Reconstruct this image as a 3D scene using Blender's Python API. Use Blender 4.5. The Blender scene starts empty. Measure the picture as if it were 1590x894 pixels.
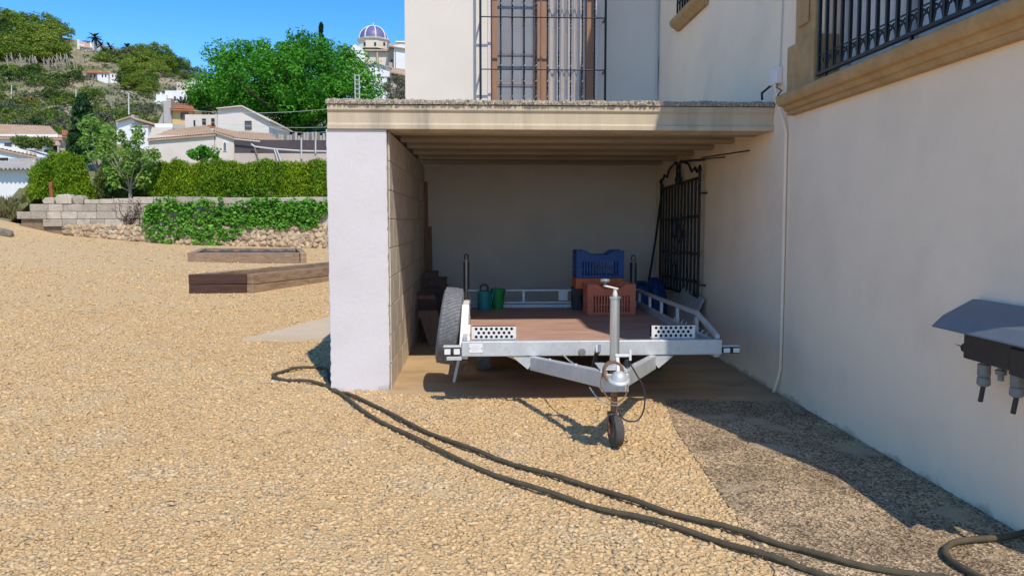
import bpy, bmesh, math, random
import numpy as np
from mathutils import Vector, Matrix
random.seed(7); rng = np.random.default_rng(7)
SC = bpy.context.scene; COL = SC.collection
R = math.radians

# ------------------------------------------------------------ camera, sky, sun, exposure
FPX = 1148.0; EYE = 1.55; PITCH = R(3.9)
PSI = math.atan(51 / (FPX / math.cos(PITCH)))
CYP = 341 + FPX * math.tan(PITCH); CXP = 795.0
cam_d = bpy.data.cameras.new('camera'); cam = bpy.data.objects.new('camera', cam_d); COL.objects.link(cam)
cam.location = (0, 0, EYE); cam.rotation_euler = (R(90) - PITCH, 0, -PSI)
cam_d.sensor_width = 36; cam_d.lens = FPX / 1590 * 36
cam_d.shift_y = (CYP - 447) / 1590
cam_d.clip_start = 0.05; cam_d.clip_end = 4000
SC.camera = cam
SUN = Vector((0.26, -0.75, 1.0)).normalized()
SUN_EL = math.asin(SUN.z); SUN_AZ = math.atan2(SUN.x, SUN.y)
W = bpy.data.worlds.new("World"); SC.world = W; W.use_nodes = True
wn = W.node_tree.nodes; wl = W.node_tree.links
sky = wn.new('ShaderNodeTexSky'); sky.sky_type = 'NISHITA'; sky.sun_disc = False
sky.sun_elevation = SUN_EL; sky.sun_rotation = SUN_AZ
sky.air_density = 0.7; sky.dust_density = 0.1; sky.ozone_density = 0.6
hs = wn.new('ShaderNodeHueSaturation'); hs.inputs['Saturation'].default_value = 1.42
wl.new(sky.outputs[0], hs.inputs['Color'])
wl.new(hs.outputs[0], wn['Background'].inputs[0]); wn['Background'].inputs[1].default_value = 0.15
sl = bpy.data.lights.new('sun', 'SUN'); sl.energy = 2.6; sl.angle = R(0.5); sl.color = (1.0, 0.91, 0.79)
so = bpy.data.objects.new('sun', sl); COL.objects.link(so)
so.rotation_euler = SUN.to_track_quat('Z', 'Y').to_euler(); so.location = (5, -15, 25)
SC.view_settings.view_transform = 'Standard'; SC.view_settings.look = 'None'
SC.view_settings.exposure = 0.68; SC.view_settings.gamma = 1.0
SC.cycles.max_bounces = 8; SC.cycles.diffuse_bounces = 6; SC.cycles.transparent_max_bounces = 12

# ------------------------------------------------------------ point on the real place seen along a photo pixel, at a known distance
_F = Vector((math.sin(PSI) * math.cos(PITCH), math.cos(PSI) * math.cos(PITCH), -math.sin(PITCH)))
_R = Vector((math.cos(PSI), -math.sin(PSI), 0)); _U = _R.cross(_F)
def at(px, py, Y):
    d = _F + _R * ((px - CXP) / FPX) - _U * ((py - CYP) / FPX)
    t = Y / d.y
    return Vector((d.x * t, Y, EYE + d.z * t))

# ------------------------------------------------------------ helpers
class MB:
    def __init__(s): s.v = []; s.f = []; s.m = []
    def add(s, vs, fs, mi=0):
        n = len(s.v); s.v += [tuple(v) for v in vs]; s.f += [tuple(i + n for i in f) for f in fs]; s.m += [mi] * len(fs); return s
    def box(s, x0, x1, y0, y1, z0, z1, mi=0):
        v = [(x, y, z) for z in (z0, z1) for y in (y0, y1) for x in (x0, x1)]
        return s.add(v, [(0, 2, 3, 1), (4, 5, 7, 6), (0, 1, 5, 4), (1, 3, 7, 5), (3, 2, 6, 7), (2, 0, 4, 6)], mi)
    def obox(s, c, size, M, mi=0):
        h = Vector(size) / 2; c = Vector(c)
        v = [c + M @ Vector((sx * h.x, sy * h.y, sz * h.z)) for sz in (-1, 1) for sy in (-1, 1) for sx in (-1, 1)]
        return s.add(v, [(0, 2, 3, 1), (4, 5, 7, 6), (0, 1, 5, 4), (1, 3, 7, 5), (3, 2, 6, 7), (2, 0, 4, 6)], mi)
    def bar(s, a, b, w, h, up=(0, 0, 1), mi=0):
        a = Vector(a); b = Vector(b); d = b - a; L = d.length; d.normalize()
        up = Vector(up); x = d.cross(up)
        if x.length < 1e-4: x = d.cross(Vector((1, 0, 0)))
        x.normalize(); z = x.cross(d)
        M = Matrix((x, d, z)).transposed()
        return s.obox((a + b) / 2, (w, L, h), M, mi)
    def tube(s, pts, r, n=8, mi=0, cap=True):
        pts = [Vector(p) for p in pts]; rs = r if isinstance(r, (list, tuple)) else [r] * len(pts)
        rings = []; prev = None
        for i, p in enumerate(pts):
            d = (pts[min(i + 1, len(pts) - 1)] - pts[max(i - 1, 0)]).normalized()
            if prev is None:
                x = d.cross(Vector((0, 0, 1)))
                if x.length < 1e-3: x = d.cross(Vector((1, 0, 0)))
            else: x = prev - d * prev.dot(d)
            x.normalize(); prev = x; y = d.cross(x)
            rings.append([p + (x * math.cos(2 * math.pi * k / n) + y * math.sin(2 * math.pi * k / n)) * rs[i] for k in range(n)])
        vs = [v for rg in rings for v in rg]; fs = []
        for i in range(len(pts) - 1):
            for k in range(n):
                fs.append((i * n + k, i * n + (k + 1) % n, (i + 1) * n + (k + 1) % n, (i + 1) * n + k))
        if cap:
            fs.append(tuple(reversed(range(n)))); fs.append(tuple(range((len(pts) - 1) * n, len(pts) * n)))
        return s.add(vs, fs, mi)
    def lathe(s, prof, c=(0, 0, 0), M=None, n=24, mi=0):
        c = Vector(c); M = M or Matrix.Identity(3); vs = []; fs = []
        for r, z in prof:
            for k in range(n):
                a = 2 * math.pi * k / n; vs.append(c + M @ Vector((r * math.cos(a), r * math.sin(a), z)))
        for i in range(len(prof) - 1):
            for k in range(n):
                fs.append((i * n + k, i * n + (k + 1) % n, (i + 1) * n + (k + 1) % n, (i + 1) * n + k))
        return s.add(vs, fs, mi)
    def prism(s, poly, d):                         # closed polygon (3-D points) swept by vector d
        d = Vector(d); n = len(poly); vs = [Vector(p) for p in poly] + [Vector(p) + d for p in poly]
        fs = [tuple(range(n)), tuple(range(2 * n - 1, n - 1, -1))] + [(i, i + n, (i + 1) % n + n, (i + 1) % n) for i in range(n)]
        return s.add(vs, fs)
    def build(s, name, m, parent=None, bevel=0, smooth=False, world=True, seg=2, label=None):
        me = bpy.data.meshes.new(name)
        o0 = ORG.get(parent.name, Vector((0, 0, 0))) if (parent and world) else Vector((0, 0, 0))
        me.from_pydata([tuple(Vector(v) - o0) for v in s.v], [], s.f)
        bm = bmesh.new(); bm.from_mesh(me); bmesh.ops.recalc_face_normals(bm, faces=bm.faces); bm.to_mesh(me); bm.free()
        mats = m if isinstance(m, (list, tuple)) else [m]
        for q in mats: me.materials.append(q)
        if len(mats) > 1: me.polygons.foreach_set('material_index', s.m)
        if smooth:
            me.polygons.foreach_set('use_smooth', [True] * len(me.polygons)); me.set_sharp_from_angle(angle=R(35))
        o = bpy.data.objects.new(name, me); COL.objects.link(o)
        if parent: o.parent = parent; ORG[o.name] = o0
        if bevel:
            b = o.modifiers.new('bevel', 'BEVEL'); b.width = bevel; b.segments = seg; b.limit_method = 'ANGLE'; b.angle_limit = R(40)
        if label: o['label'] = label
        return o
ORG = {}
def link(name, me, parent=None, loc=(0, 0, 0)):
    o = bpy.data.objects.new(name, me); COL.objects.link(o); o.location = loc
    if parent: o.parent = parent
    return o
def thing(name, label, cat, loc=(0, 0, 0), group=None):
    o = bpy.data.objects.new(name, None); COL.objects.link(o); o.location = loc; o.empty_display_size = .2
    ORG[o.name] = Vector(loc); o['label'] = label; o['category'] = cat
    if group: o['group'] = group
    return o
def tag(o, label, cat, group=None, kind=None):
    o['label'] = label; o['category'] = cat
    if group: o['group'] = group
    if kind: o['kind'] = kind
    return o
def rebase(o, loc):                                 # move a one-mesh thing's origin to its base
    o.data.transform(Matrix.Translation(-Vector(loc))); o.location = loc; return o
def struct(o): o['kind'] = 'structure'; return o
def np_mesh(name, V, F, m, tint=None, smooth=False):
    me = bpy.data.meshes.new(name); k = F.shape[1]
    me.vertices.add(len(V)); me.vertices.foreach_set('co', V.astype(np.float32).ravel())
    me.loops.add(F.size); me.loops.foreach_set('vertex_index', F.astype(np.int32).ravel())
    me.polygons.add(len(F)); me.polygons.foreach_set('loop_start', np.arange(0, F.size, k, dtype=np.int32))
    if smooth: me.polygons.foreach_set('use_smooth', np.ones(len(F), dtype=bool))
    me.update(calc_edges=True)
    if tint is not None:
        a = me.attributes.new('tint', 'FLOAT', 'POINT'); a.data.foreach_set('value', tint.astype(np.float32))
    me.materials.append(m); return me
def arc(c, r, a0, a1, n, ax=(1, 0, 0), ay=(0, 0, 1)):
    c = Vector(c); ax = Vector(ax); ay = Vector(ay)
    return [c + ax * r * math.cos(R(a0 + (a1 - a0) * i / n)) + ay * r * math.sin(R(a0 + (a1 - a0) * i / n)) for i in range(n + 1)]

def smooth_path(P, n=6):
    out = []
    for i in range(len(P) - 1):
        p0, p1, p2, p3 = P[max(i - 1, 0)], P[i], P[i + 1], P[min(i + 2, len(P) - 1)]
        for k in range(n):
            t = k / n; out.append(.5 * ((2 * p1) + (p2 - p0) * t + (2 * p0 - 5 * p1 + 4 * p2 - p3) * t * t + (3 * p1 - p0 - 3 * p2 + p3) * t ** 3))
    return out + [P[-1]]

# ------------------------------------------------------------ materials
def mat(name, c1, c2=None, scale=3.0, rough=.8, metal=0, bump=0, bscale=60, detail=6, c3=None, s3=20, f3=.3, tint=0, stretch=None, spec=.4, lo=.35, hi=.65, trans=0, coords='pos', bdist=.01, stain=None, objrand=0):
    m = bpy.data.materials.new(name); m.use_nodes = True; nt = m.node_tree; N = nt.nodes; L = nt.links
    b = N['Principled BSDF']; b.inputs['Roughness'].default_value = rough; b.inputs['Metallic'].default_value = metal
    b.inputs['Specular IOR Level'].default_value = spec
    if coords == 'pos': src = N.new('ShaderNodeNewGeometry').outputs['Position']
    else: src = N.new('ShaderNodeTexCoord').outputs['Object']
    if stretch:
        mp = N.new('ShaderNodeMapping'); mp.inputs['Scale'].default_value = stretch; L.new(src, mp.inputs[0]); src = mp.outputs[0]
    def noise(sc, det=detail):
        n = N.new('ShaderNodeTexNoise'); n.inputs['Scale'].default_value = sc; n.inputs['Detail'].default_value = det; n.inputs['Roughness'].default_value = .6
        L.new(src, n.inputs['Vector']); return n.outputs['Fac']
    def ramp(fac, a, z):
        r = N.new('ShaderNodeMapRange'); r.inputs[1].default_value = a; r.inputs[2].default_value = z; L.new(fac, r.inputs[0]); return r.outputs[0]
    def mix(fac, a, z, mode='MIX'):
        x = N.new('ShaderNodeMix'); x.data_type = 'RGBA'; x.blend_type = mode
        if hasattr(fac, 'links'): L.new(fac, x.inputs[0])
        else: x.inputs[0].default_value = fac
        for v, i in ((a, 6), (z, 7)):
            if hasattr(v, 'links'): L.new(v, x.inputs[i])
            else: x.inputs[i].default_value = (*v, 1)
        return x.outputs[2]
    col = None
    if c2: col = mix(ramp(noise(scale), lo, hi), c1, c2)
    else: col = mix(0.0, c1, c1)
    if c3: 
        rr = ramp(noise(s3), .5, .75); mm = N.new('ShaderNodeMath'); mm.operation = 'MULTIPLY'; mm.inputs[1].default_value = f3; L.new(rr, mm.inputs[0])
        col = mix(mm.outputs[0], col, c3)
    if tint:
        a = N.new('ShaderNodeAttribute'); a.attribute_name = 'tint'
        r = N.new('ShaderNodeMapRange'); r.inputs[3].default_value = 1 - tint; r.inputs[4].default_value = 1 + tint; L.new(a.outputs['Fac'], r.inputs[0])
        vm = N.new('ShaderNodeVectorMath'); vm.operation = 'SCALE'; L.new(col, vm.inputs[0]); L.new(r.outputs[0], vm.inputs['Scale']); col = vm.outputs[0]
    if objrand:
        oi = N.new('ShaderNodeObjectInfo'); orr = N.new('ShaderNodeMapRange'); orr.inputs[3].default_value = 1 - objrand; orr.inputs[4].default_value = 1 + objrand; L.new(oi.outputs['Random'], orr.inputs[0])
        vm2 = N.new('ShaderNodeVectorMath'); vm2.operation = 'SCALE'; L.new(col, vm2.inputs[0]); L.new(orr.outputs[0], vm2.inputs['Scale']); col = vm2.outputs[0]
    if stain:                                         # dirt splashed and mould grown along the foot of a wall, a real mark
        sx_ = N.new('ShaderNodeSeparateXYZ'); L.new(N.new('ShaderNodeNewGeometry').outputs['Position'], sx_.inputs[0])
        zr = N.new('ShaderNodeMapRange'); zr.inputs[1].default_value = 0; zr.inputs[2].default_value = stain; zr.inputs[3].default_value = .42; zr.inputs[4].default_value = 0; L.new(sx_.outputs[2], zr.inputs[0])
        ad = N.new('ShaderNodeMath'); ad.operation = 'ADD'; L.new(noise(7, 10), ad.inputs[0]); L.new(zr.outputs[0], ad.inputs[1])
        sr = N.new('ShaderNodeMapRange'); sr.inputs[1].default_value = .72; sr.inputs[2].default_value = .90; sr.inputs[4].default_value = .5; L.new(ad.outputs[0], sr.inputs[0])
        col = mix(sr.outputs[0], col, (.20, .165, .12))
    L.new(col, b.inputs['Base Color'])
    if bump:
        bp = N.new('ShaderNodeBump'); bp.inputs['Strength'].default_value = bump; bp.inputs['Distance'].default_value = bdist
        L.new(noise(bscale, 8), bp.inputs['Height']); L.new(bp.outputs[0], b.inputs['Normal'])
    if trans:
        tr = N.new('ShaderNodeBsdfTranslucent'); L.new(col, tr.inputs[0]); ms = N.new('ShaderNodeMixShader'); ms.inputs[0].default_value = trans
        L.new(b.outputs[0], ms.inputs[1]); L.new(tr.outputs[0], ms.inputs[2]); L.new(ms.outputs[0], N['Material Output'].inputs[0])
    return m
M = {}
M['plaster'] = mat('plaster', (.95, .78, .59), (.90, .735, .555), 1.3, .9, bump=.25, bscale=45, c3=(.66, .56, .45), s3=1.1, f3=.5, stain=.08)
M['white_paint'] = mat('white_paint', (.665, .625, .615), (.615, .575, .565), 1.6, .85, bump=.3, bscale=30, stain=.08, c3=(.52, .47, .43), s3=4, f3=.25)
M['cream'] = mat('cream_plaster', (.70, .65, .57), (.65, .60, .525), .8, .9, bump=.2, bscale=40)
M['concrete_beam'] = mat('concrete_beam', (.58, .48, .34), (.50, .41, .29), 3, .9, bump=.4, bscale=50, c3=(.30, .25, .19), s3=2.2, f3=.8, stretch=(2.2, 1, .22))
M['aggregate'] = mat('aggregate', (.60, .52, .40), (.40, .33, .25), 28, .95, bump=1, bscale=60, bdist=.03, c3=(.16, .13, .10), s3=45, f3=.6)
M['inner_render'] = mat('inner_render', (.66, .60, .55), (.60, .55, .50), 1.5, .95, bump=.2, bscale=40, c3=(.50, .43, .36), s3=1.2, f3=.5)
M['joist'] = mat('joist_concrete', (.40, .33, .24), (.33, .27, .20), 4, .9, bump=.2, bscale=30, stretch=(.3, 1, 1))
M['block'] = mat('concrete_block', (.70, .60, .46), (.61, .52, .40), 6, .95, bump=.5, bscale=90, c3=(.36, .30, .23), s3=9, f3=.55, objrand=.07)
M['mortar'] = mat('mortar', (.30, .26, .20), (.22, .19, .15), 15, .95, bump=.5, bscale=60)
M['gravel_bed'] = mat('gravel_bed', (.62, .44, .225), (.56, .385, .19), 22, .95, bump=.7, bscale=38, bdist=.015, c3=(.44, .30, .15), s3=30, f3=.5)
M['gravel'] = mat('gravel_stone', (.63, .45, .235), (.59, .405, .20), .7, .9, tint=.3, c3=(.59, .47, .31), s3=1.6, f3=.7)
M['floor'] = mat('concrete_floor', (.52, .365, .20), (.42, .285, .155), 2.2, .9, bump=.2, bscale=60, c3=(.26, .17, .10), s3=3, f3=.6, stretch=(.4, 1, 1))
M['galv'] = mat('galvanised_steel', (.62, .63, .62), (.54, .56, .56), 7, .5, .35, bump=.05, bscale=20, c3=(.44, .45, .45), s3=26, f3=.75)
M['galv_white'] = mat('painted_plate', (.78, .74, .69), (.72, .68, .64), 12, .6, .1)
M['tube'] = mat('zinc_tube', (.58, .60, .60), (.48, .50, .51), 9, .3, .75, stretch=(4, 4, .5))
M['rubber'] = mat('tyre_rubber', (.13, .13, .135), (.18, .18, .185), 20, .75, bump=.1, bscale=150, c3=(.32, .32, .32), s3=30, f3=.5)
M['dark_rubber'] = mat('dark_rubber', (.06, .052, .048), (.085, .075, .07), 20, .8)
M['rust'] = mat('rusty_steel', (.22, .11, .06), (.34, .22, .14), 25, .7, .4)
M['black_iron'] = mat('black_iron', (.018, .02, .024), (.03, .033, .04), 20, .5, .3)
M['blue_iron'] = mat('blue_black_iron', (.010, .016, .024), (.014, .022, .03), 20, .4, .3)
M['black_plastic'] = mat('black_plastic', (.02, .022, .026), (.03, .032, .036), 30, .45)
M['grey_plastic'] = mat('grey_plastic', (.16, .18, .18), (.22, .24, .24), 30, .45)
M['deck'] = mat('deck_wood', (.40, .22, .155), (.54, .36, .28), 5, .7, bump=.1, bscale=40, c3=(.22, .12, .08), s3=9, f3=.5, stretch=(.5, 4, 1), detail=10)
M['sandstone'] = mat('sandstone', (.47, .31, .15), (.38, .24, .11), 5, .9, bump=.35, bscale=40, c3=(.55, .42, .26), s3=12, f3=.4)
M['orange_plastic'] = mat('terracotta_plastic', (.66, .17, .085), (.58, .145, .07), 8, .55)
M['orange2'] = mat('orange_plastic', (.68, .16, .035), (.58, .13, .03), 8, .5)
M['blue_plastic'] = mat('blue_plastic', (.02, .075, .26), (.015, .06, .21), 8, .5)
M['teal'] = mat('teal_plastic', (.02, .24, .22), (.015, .2, .18), 8, .45)
M['green_plastic'] = mat('green_plastic', (.02, .27, .06), (.015, .22, .05), 8, .45)
M['dark_red'] = mat('dark_red_board', (.16, .06, .045), (.11, .045, .035), 6, .8)
M['brown_box'] = mat('brown_box', (.17, .11, .09), (.12, .08, .07), 9, .85)
M['plank'] = mat('plank_wood', (.30, .17, .11), (.22, .12, .08), 6, .8, stretch=(6, 6, .6))
M['hose'] = mat('hose_rubber', (.065, .052, .030), (.10, .08, .046), 14, .75, bump=.2, bscale=60)
M['hood'] = mat('hood_metal', (.17, .20, .235), (.15, .18, .21), 9, .4, .3)
M['white_plastic'] = mat('white_plastic', (.76, .75, .73), None, rough=.5)
M['sleeper'] = mat('sleeper_wood', (.36, .25, .16), (.22, .14, .085), 3, .9, bump=.5, bscale=25, c3=(.46, .36, .26), s3=7, f3=.6, stretch=(1, 1, 5), objrand=.12)
M['sleeper_dark'] = mat('sleeper_dark', (.045, .026, .018), (.09, .035, .022), 3, .7, bump=.4, bscale=25, stretch=(1, 1, 5))
M['net'] = mat('black_net', (.05, .05, .055), (.09, .09, .095), 30, .9)
M['wall_block'] = mat('old_block', (.50, .43, .34), (.41, .35, .28), 2.5, .95, bump=.8, bscale=14, c3=(.26, .22, .18), s3=4, f3=.7, bdist=.05, objrand=.2)
M['rubble'] = mat('rubble_stone', (.60, .46, .30), (.52, .39, .25), 1.3, .95, bump=.7, bscale=9, bdist=.05, c3=(.46, .28, .13), s3=.6, f3=.6, objrand=.22, tint=.2)
M['earth'] = mat('wall_earth', (.25, .18, .11), (.18, .13, .08), 3, 1, bump=.6, bscale=10)
M['tile'] = mat('roof_tile', (.52, .36, .24), (.42, .28, .18), 1.6, .9, c3=(.55, .42, .30), s3=4, f3=.6)
M['tile_red'] = mat('red_roof_tile', (.45, .18, .09), (.36, .14, .07), 1.6, .9)
M['white_wall'] = mat('white_house_wall', (.80, .78, .76), (.74, .72, .70), .6, .9)
M['beige_wall'] = mat('beige_house_wall', (.64, .56, .47), (.70, .63, .55), .5, .9, c3=(.5, .43, .36), s3=1.2, f3=.4)
M['pink_wall'] = mat('pinkish_wall', (.55, .45, .38), (.48, .39, .33), .8, .9)
M['yellow_wall'] = mat('yellow_house_wall', (.68, .48, .21), (.62, .43, .19), .6, .9)
M['grey_wall'] = mat('grey_render', (.45, .42, .38), (.38, .35, .32), .7, .9)
M['church_wall'] = mat('church_wall', (.72, .64, .52), (.66, .58, .47), .4, .9)
M['church_stone'] = mat('church_stone', (.50, .40, .29), (.43, .34, .25), .6, .9)
M['dome'] = mat('dome_tile', (.13, .12, .26), (.18, .16, .31), 2.2, .45)
M['dark_void'] = mat('dark_opening', (.03, .028, .026), None, rough=.9)
M['win_frame'] = mat('dark_window_frame', (.10, .07, .06), None, rough=.7)
M['far_pane'] = mat('far_window_pane', (.09, .10, .12), (.13, .14, .16), 2, .15, spec=.6)
M['shade_cloth'] = mat('shade_cloth', (.075, .06, .058), (.10, .08, .078), 1, .95)
M['pole'] = mat('pale_pole', (.55, .54, .51), None, rough=.6)
M['rust_post'] = mat('rust_post', (.30, .11, .04), (.22, .08, .03), 6, .9)
M['window_wood'] = mat('window_wood', (.33, .185, .115), (.27, .15, .09), 8, .5, stretch=(5, 5, .6))
M['curtain'] = mat('curtain', (.66, .60, .55), (.52, .47, .43), 14, .95, stretch=(4, 4, .15))
M['blind'] = mat('inner_blind', (.34, .32, .32), (.29, .28, .28), 3, .9)
M['shutter'] = mat('white_shutter', (.90, .88, .84), (.80, .78, .75), 10, .6, stretch=(1, 4, .2))
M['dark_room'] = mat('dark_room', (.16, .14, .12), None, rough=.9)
M['hill'] = None
def leafmat(name, c1, c2, sc=.5, tint=.45, trans=.35, rough=.55):
    return mat(name, c1, c2, sc, rough, tint=tint, trans=trans, spec=.25)
M['ficus'] = leafmat('ficus_leaf', (.05, .23, .014), (.11, .36, .024), .25)
M['hedge'] = leafmat('hedge_leaf', (.28, .42, .016), (.13, .27, .014), .6)
M['ivy'] = leafmat('ivy_leaf', (.20, .45, .05), (.11, .30, .035), 1.2)
M['sapling'] = leafmat('sapling_leaf', (.27, .42, .07), (.15, .30, .05), .9)
M['pine'] = leafmat('pine_needles', (.13, .21, .02), (.19, .27, .03), .05)
M['pine_dark'] = leafmat('dark_pine_needles', (.05, .10, .018), (.08, .14, .025), .05)
M['pine_light'] = leafmat('light_pine_needles', (.20, .27, .03), (.26, .33, .045), .05)
M['bush'] = leafmat('bush_leaf', (.11, .19, .03), (.18, .23, .055), .04)
M['olive'] = leafmat('olive_leaf', (.17, .18, .11), (.13, .14, .08), .05)
M['cypress'] = leafmat('cypress_leaf', (.025, .075, .022), (.04, .10, .03), .3)
M['grass'] = leafmat('dry_grass', (.17, .17, .06), (.25, .22, .10), .8)
M['palm'] = leafmat('palm_leaf', (.05, .08, .03), (.07, .10, .035), .2)
M['bougain'] = leafmat('bougainvillea', (.19, .06, .08), (.11, .07, .05), .3)
M['dryvine'] = leafmat('dry_vine', (.17, .11, .06), (.12, .08, .05), 1)
M['trunk'] = mat('tree_trunk', (.26, .22, .17), (.18, .15, .12), 8, .95, bump=.4, bscale=20)
M['pale_trunk'] = mat('pale_trunk', (.40, .34, .265), (.32, .27, .21), 1, .95)
def glassmat(name, tintc, refl):
    m = bpy.data.materials.new(name); m.use_nodes = True; nt = m.node_tree; N = nt.nodes; L = nt.links
    N.remove(N['Principled BSDF'])
    t = N.new('ShaderNodeBsdfTransparent'); t.inputs[0].default_value = (*tintc, 1)
    g = N.new('ShaderNodeBsdfGlossy'); g.inputs['Roughness'].default_value = .03
    x = N.new('ShaderNodeMixShader'); x.inputs[0].default_value = refl; L.new(t.outputs[0], x.inputs[1]); L.new(g.outputs[0], x.inputs[2])
    L.new(x.outputs[0], N['Material Output'].inputs[0]); return m
M['glass'] = glassmat('window_glass', (.95, .95, .95), .03)

# ------------------------------------------------------------ ground
def gz(X, Y):
    X = np.asarray(X, float); Y = np.asarray(Y, float)
    t = np.clip((Y - 9) / 21, 0, 1); w = t * t * (3 - 2 * t)
    a = np.interp(-X, [-50, 6, 12, 16.8, 20, 26, 60], [.40, .40, .55, .95, 1.70, 2.2, 2.6])
    return w * a + .012 * np.sin(X * .9 + 1) * np.cos(Y * .7) * np.clip((Y - 8) / 6, 0, 1)
def sheet(name, xs, ys, zf, m, smooth=True):
    xx, yy = np.meshgrid(xs, ys); zz = zf(xx, yy); nx, ny = len(xs), len(ys)
    V = np.stack([xx, yy, zz], -1).reshape(-1, 3)
    i = np.arange(nx - 1)[None, :] + np.arange(ny - 1)[:, None] * nx; i = i.ravel()
    F = np.stack([i, i + 1, i + nx + 1, i + nx], -1)
    return link(name, np_mesh(name, V, F, m, smooth=smooth))
GROUND_END = 30.9
g = struct(sheet('ground', np.concatenate([np.linspace(-60, -20, 21), np.linspace(-19.5, 12, 64)]), np.linspace(-45, GROUND_END, 121), gz, M['gravel_bed']))
pl = MB(); pl.box(-3000, 3000, -3000, 3000, -.9, -.6); struct(pl.build('plain', M['earth']))

# bare concrete floor of the garage and the exposed-aggregate strip along the house wall
fl = MB(); fl.prism([(-.82, 6.50, 0), (1.62, 6.22, 0), (2.66, 6.08, 0), (2.66, 11.0, 0), (-.82, 11.0, 0)], (0, 0, .006))
struct(fl.build('garage_floor', M['floor']))
m = bpy.data.materials.new('worn_aggregate'); m.use_nodes = True; N = m.node_tree.nodes; L = m.node_tree.links
b = N['Principled BSDF']; b.inputs['Roughness'].default_value = .95; b.inputs['Specular IOR Level'].default_value = .2
ge = N.new('ShaderNodeNewGeometry')
vo = N.new('ShaderNodeTexVoronoi'); vo.inputs['Scale'].default_value = 85; L.new(ge.outputs[0], vo.inputs[0])
n1 = N.new('ShaderNodeTexNoise'); n1.inputs['Scale'].default_value = 2.0; n1.inputs['Detail'].default_value = 9; n1.inputs['Roughness'].default_value = .65; L.new(ge.outputs[0], n1.inputs[0])
r1 = N.new('ShaderNodeValToRGB'); L.new(n1.outputs[0], r1.inputs[0])
el = r1.color_ramp.elements; el[0].position = .36; el[0].color = (.245, .18, .115, 1); el[1].position = .66; el[1].color = (.49, .37, .235, 1)
e = el.new(.5); e.color = (.34, .26, .17, 1)
r2 = N.new('ShaderNodeValToRGB'); L.new(vo.outputs['Color'], r2.inputs[0])
e2 = r2.color_ramp.elements; e2[0].position = .25; e2[0].color = (.42, .40, .38, 1); e2[1].position = .8; e2[1].color = (1.75, 1.65, 1.5, 1)
mx = N.new('ShaderNodeMix'); mx.data_type = 'RGBA'; mx.blend_type = 'MULTIPLY'; mx.inputs[0].default_value = 1
L.new(r1.outputs[0], mx.inputs[6]); L.new(r2.outputs[0], mx.inputs[7]); 
n3 = N.new('ShaderNodeTexNoise'); n3.inputs['Scale'].default_value = 2.6; n3.inputs['Detail'].default_value = 5; L.new(ge.outputs[0], n3.inputs[0])
r3 = N.new('ShaderNodeMapRange'); r3.inputs[1].default_value = .58; r3.inputs[2].default_value = .66; L.new(n3.outputs[0], r3.inputs[0])
m2 = N.new('ShaderNodeMix'); m2.data_type = 'RGBA'; L.new(r3.outputs[0], m2.inputs[0]); L.new(mx.outputs[2], m2.inputs[6]); m2.inputs[7].default_value = (.46, .35, .22, 1)
L.new(m2.outputs[2], b.inputs['Base Color'])
bp = N.new('ShaderNodeBump'); bp.inputs['Strength'].default_value = .8; bp.inputs['Distance'].default_value = .012; L.new(vo.outputs['Distance'], bp.inputs['Height']); L.new(bp.outputs[0], b.inputs['Normal'])
M['strip'] = m
st = MB(); st.prism([(1.30, 2.0, 0), (2.66, 2.0, 0), (2.66, 6.072, 0), (1.60, 6.215, 0), (1.45, 5.4, 0), (1.38, 4.4, 0), (1.30, 3.2, 0)], (0, 0, .010))
struct(st.build('pavement_strip', M['strip']))
cs = MB(); cs.prism([(-3.02, 9.47, 0), (-1.4, 9.42, 0), (-1.4, 11.7, 0), (-2.35, 11.7, 0), (-2.62, 10.8, 0), (-2.72, 10.4, 0)], (0, 0, .035))
struct(cs.build('concrete_slab', mat('pale_concrete', (.62, .50, .35), (.56, .45, .31), 2, .9, bump=.15, bscale=50, c3=(.46, .35, .22), s3=1.2, f3=.6)))

# ------------------------------------------------------------ gravel: angular stones lying on the yard, one mass
def in_poly(x, y, poly):
    c = np.zeros(len(x), bool); n = len(poly)
    for i in range(n):
        x1, y1 = poly[i]; x2, y2 = poly[(i + 1) % n]
        k = ((y1 > y) != (y2 > y)); c ^= k & (x < (x2 - x1) * (y - y1) / (y2 - y1 + 1e-12) + x1)
    return c
def scatter(x0, x1, y0, y1, n, smin, smax, seed):
    r = np.random.default_rng(seed); X = r.uniform(x0, x1, n); Y = r.uniform(y0, y1, n)
    keep = (X > -.80 * Y - 1.4)
    edge = np.interp(Y, [2.4, 3.2, 3.6, 4.4, 5.4, 6.0, 6.3], [1.47, 1.46, 1.44, 1.50, 1.55, 1.60, 1.58]) + r.normal(0, .035, n) + r.exponential(.16, n) * (r.uniform(0, 1, n) < .18) - .03
    keep &= ~((X > edge) & (Y < 6.3))
    yf = np.interp(X, [-.8, -.2, .6, 1.6], [6.50, 6.47, 6.22, 6.17]) + r.normal(0, .04, n)
    keep &= ~((X > -.84) & (Y > yf)) & ~((X > -1.4) & (X <= -.80) & (Y > 6.66))
    keep &= ~in_poly(X, Y, [(-2.95, 9.5), (-1.4, 9.45), (-1.4, 11.7), (-2.30, 11.65), (-2.58, 10.8)])
    keep &= ~in_poly(X, Y, [(-5.95, 14.9), (-4.4, 14.9), (-2.3, 19.4), (-4.0, 19.6)])
    return X[keep], Y[keep], r.uniform(smin, smax, keep.sum()) * r.choice([1, 1, 1, .7, .7, 1.35], keep.sum())
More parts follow.
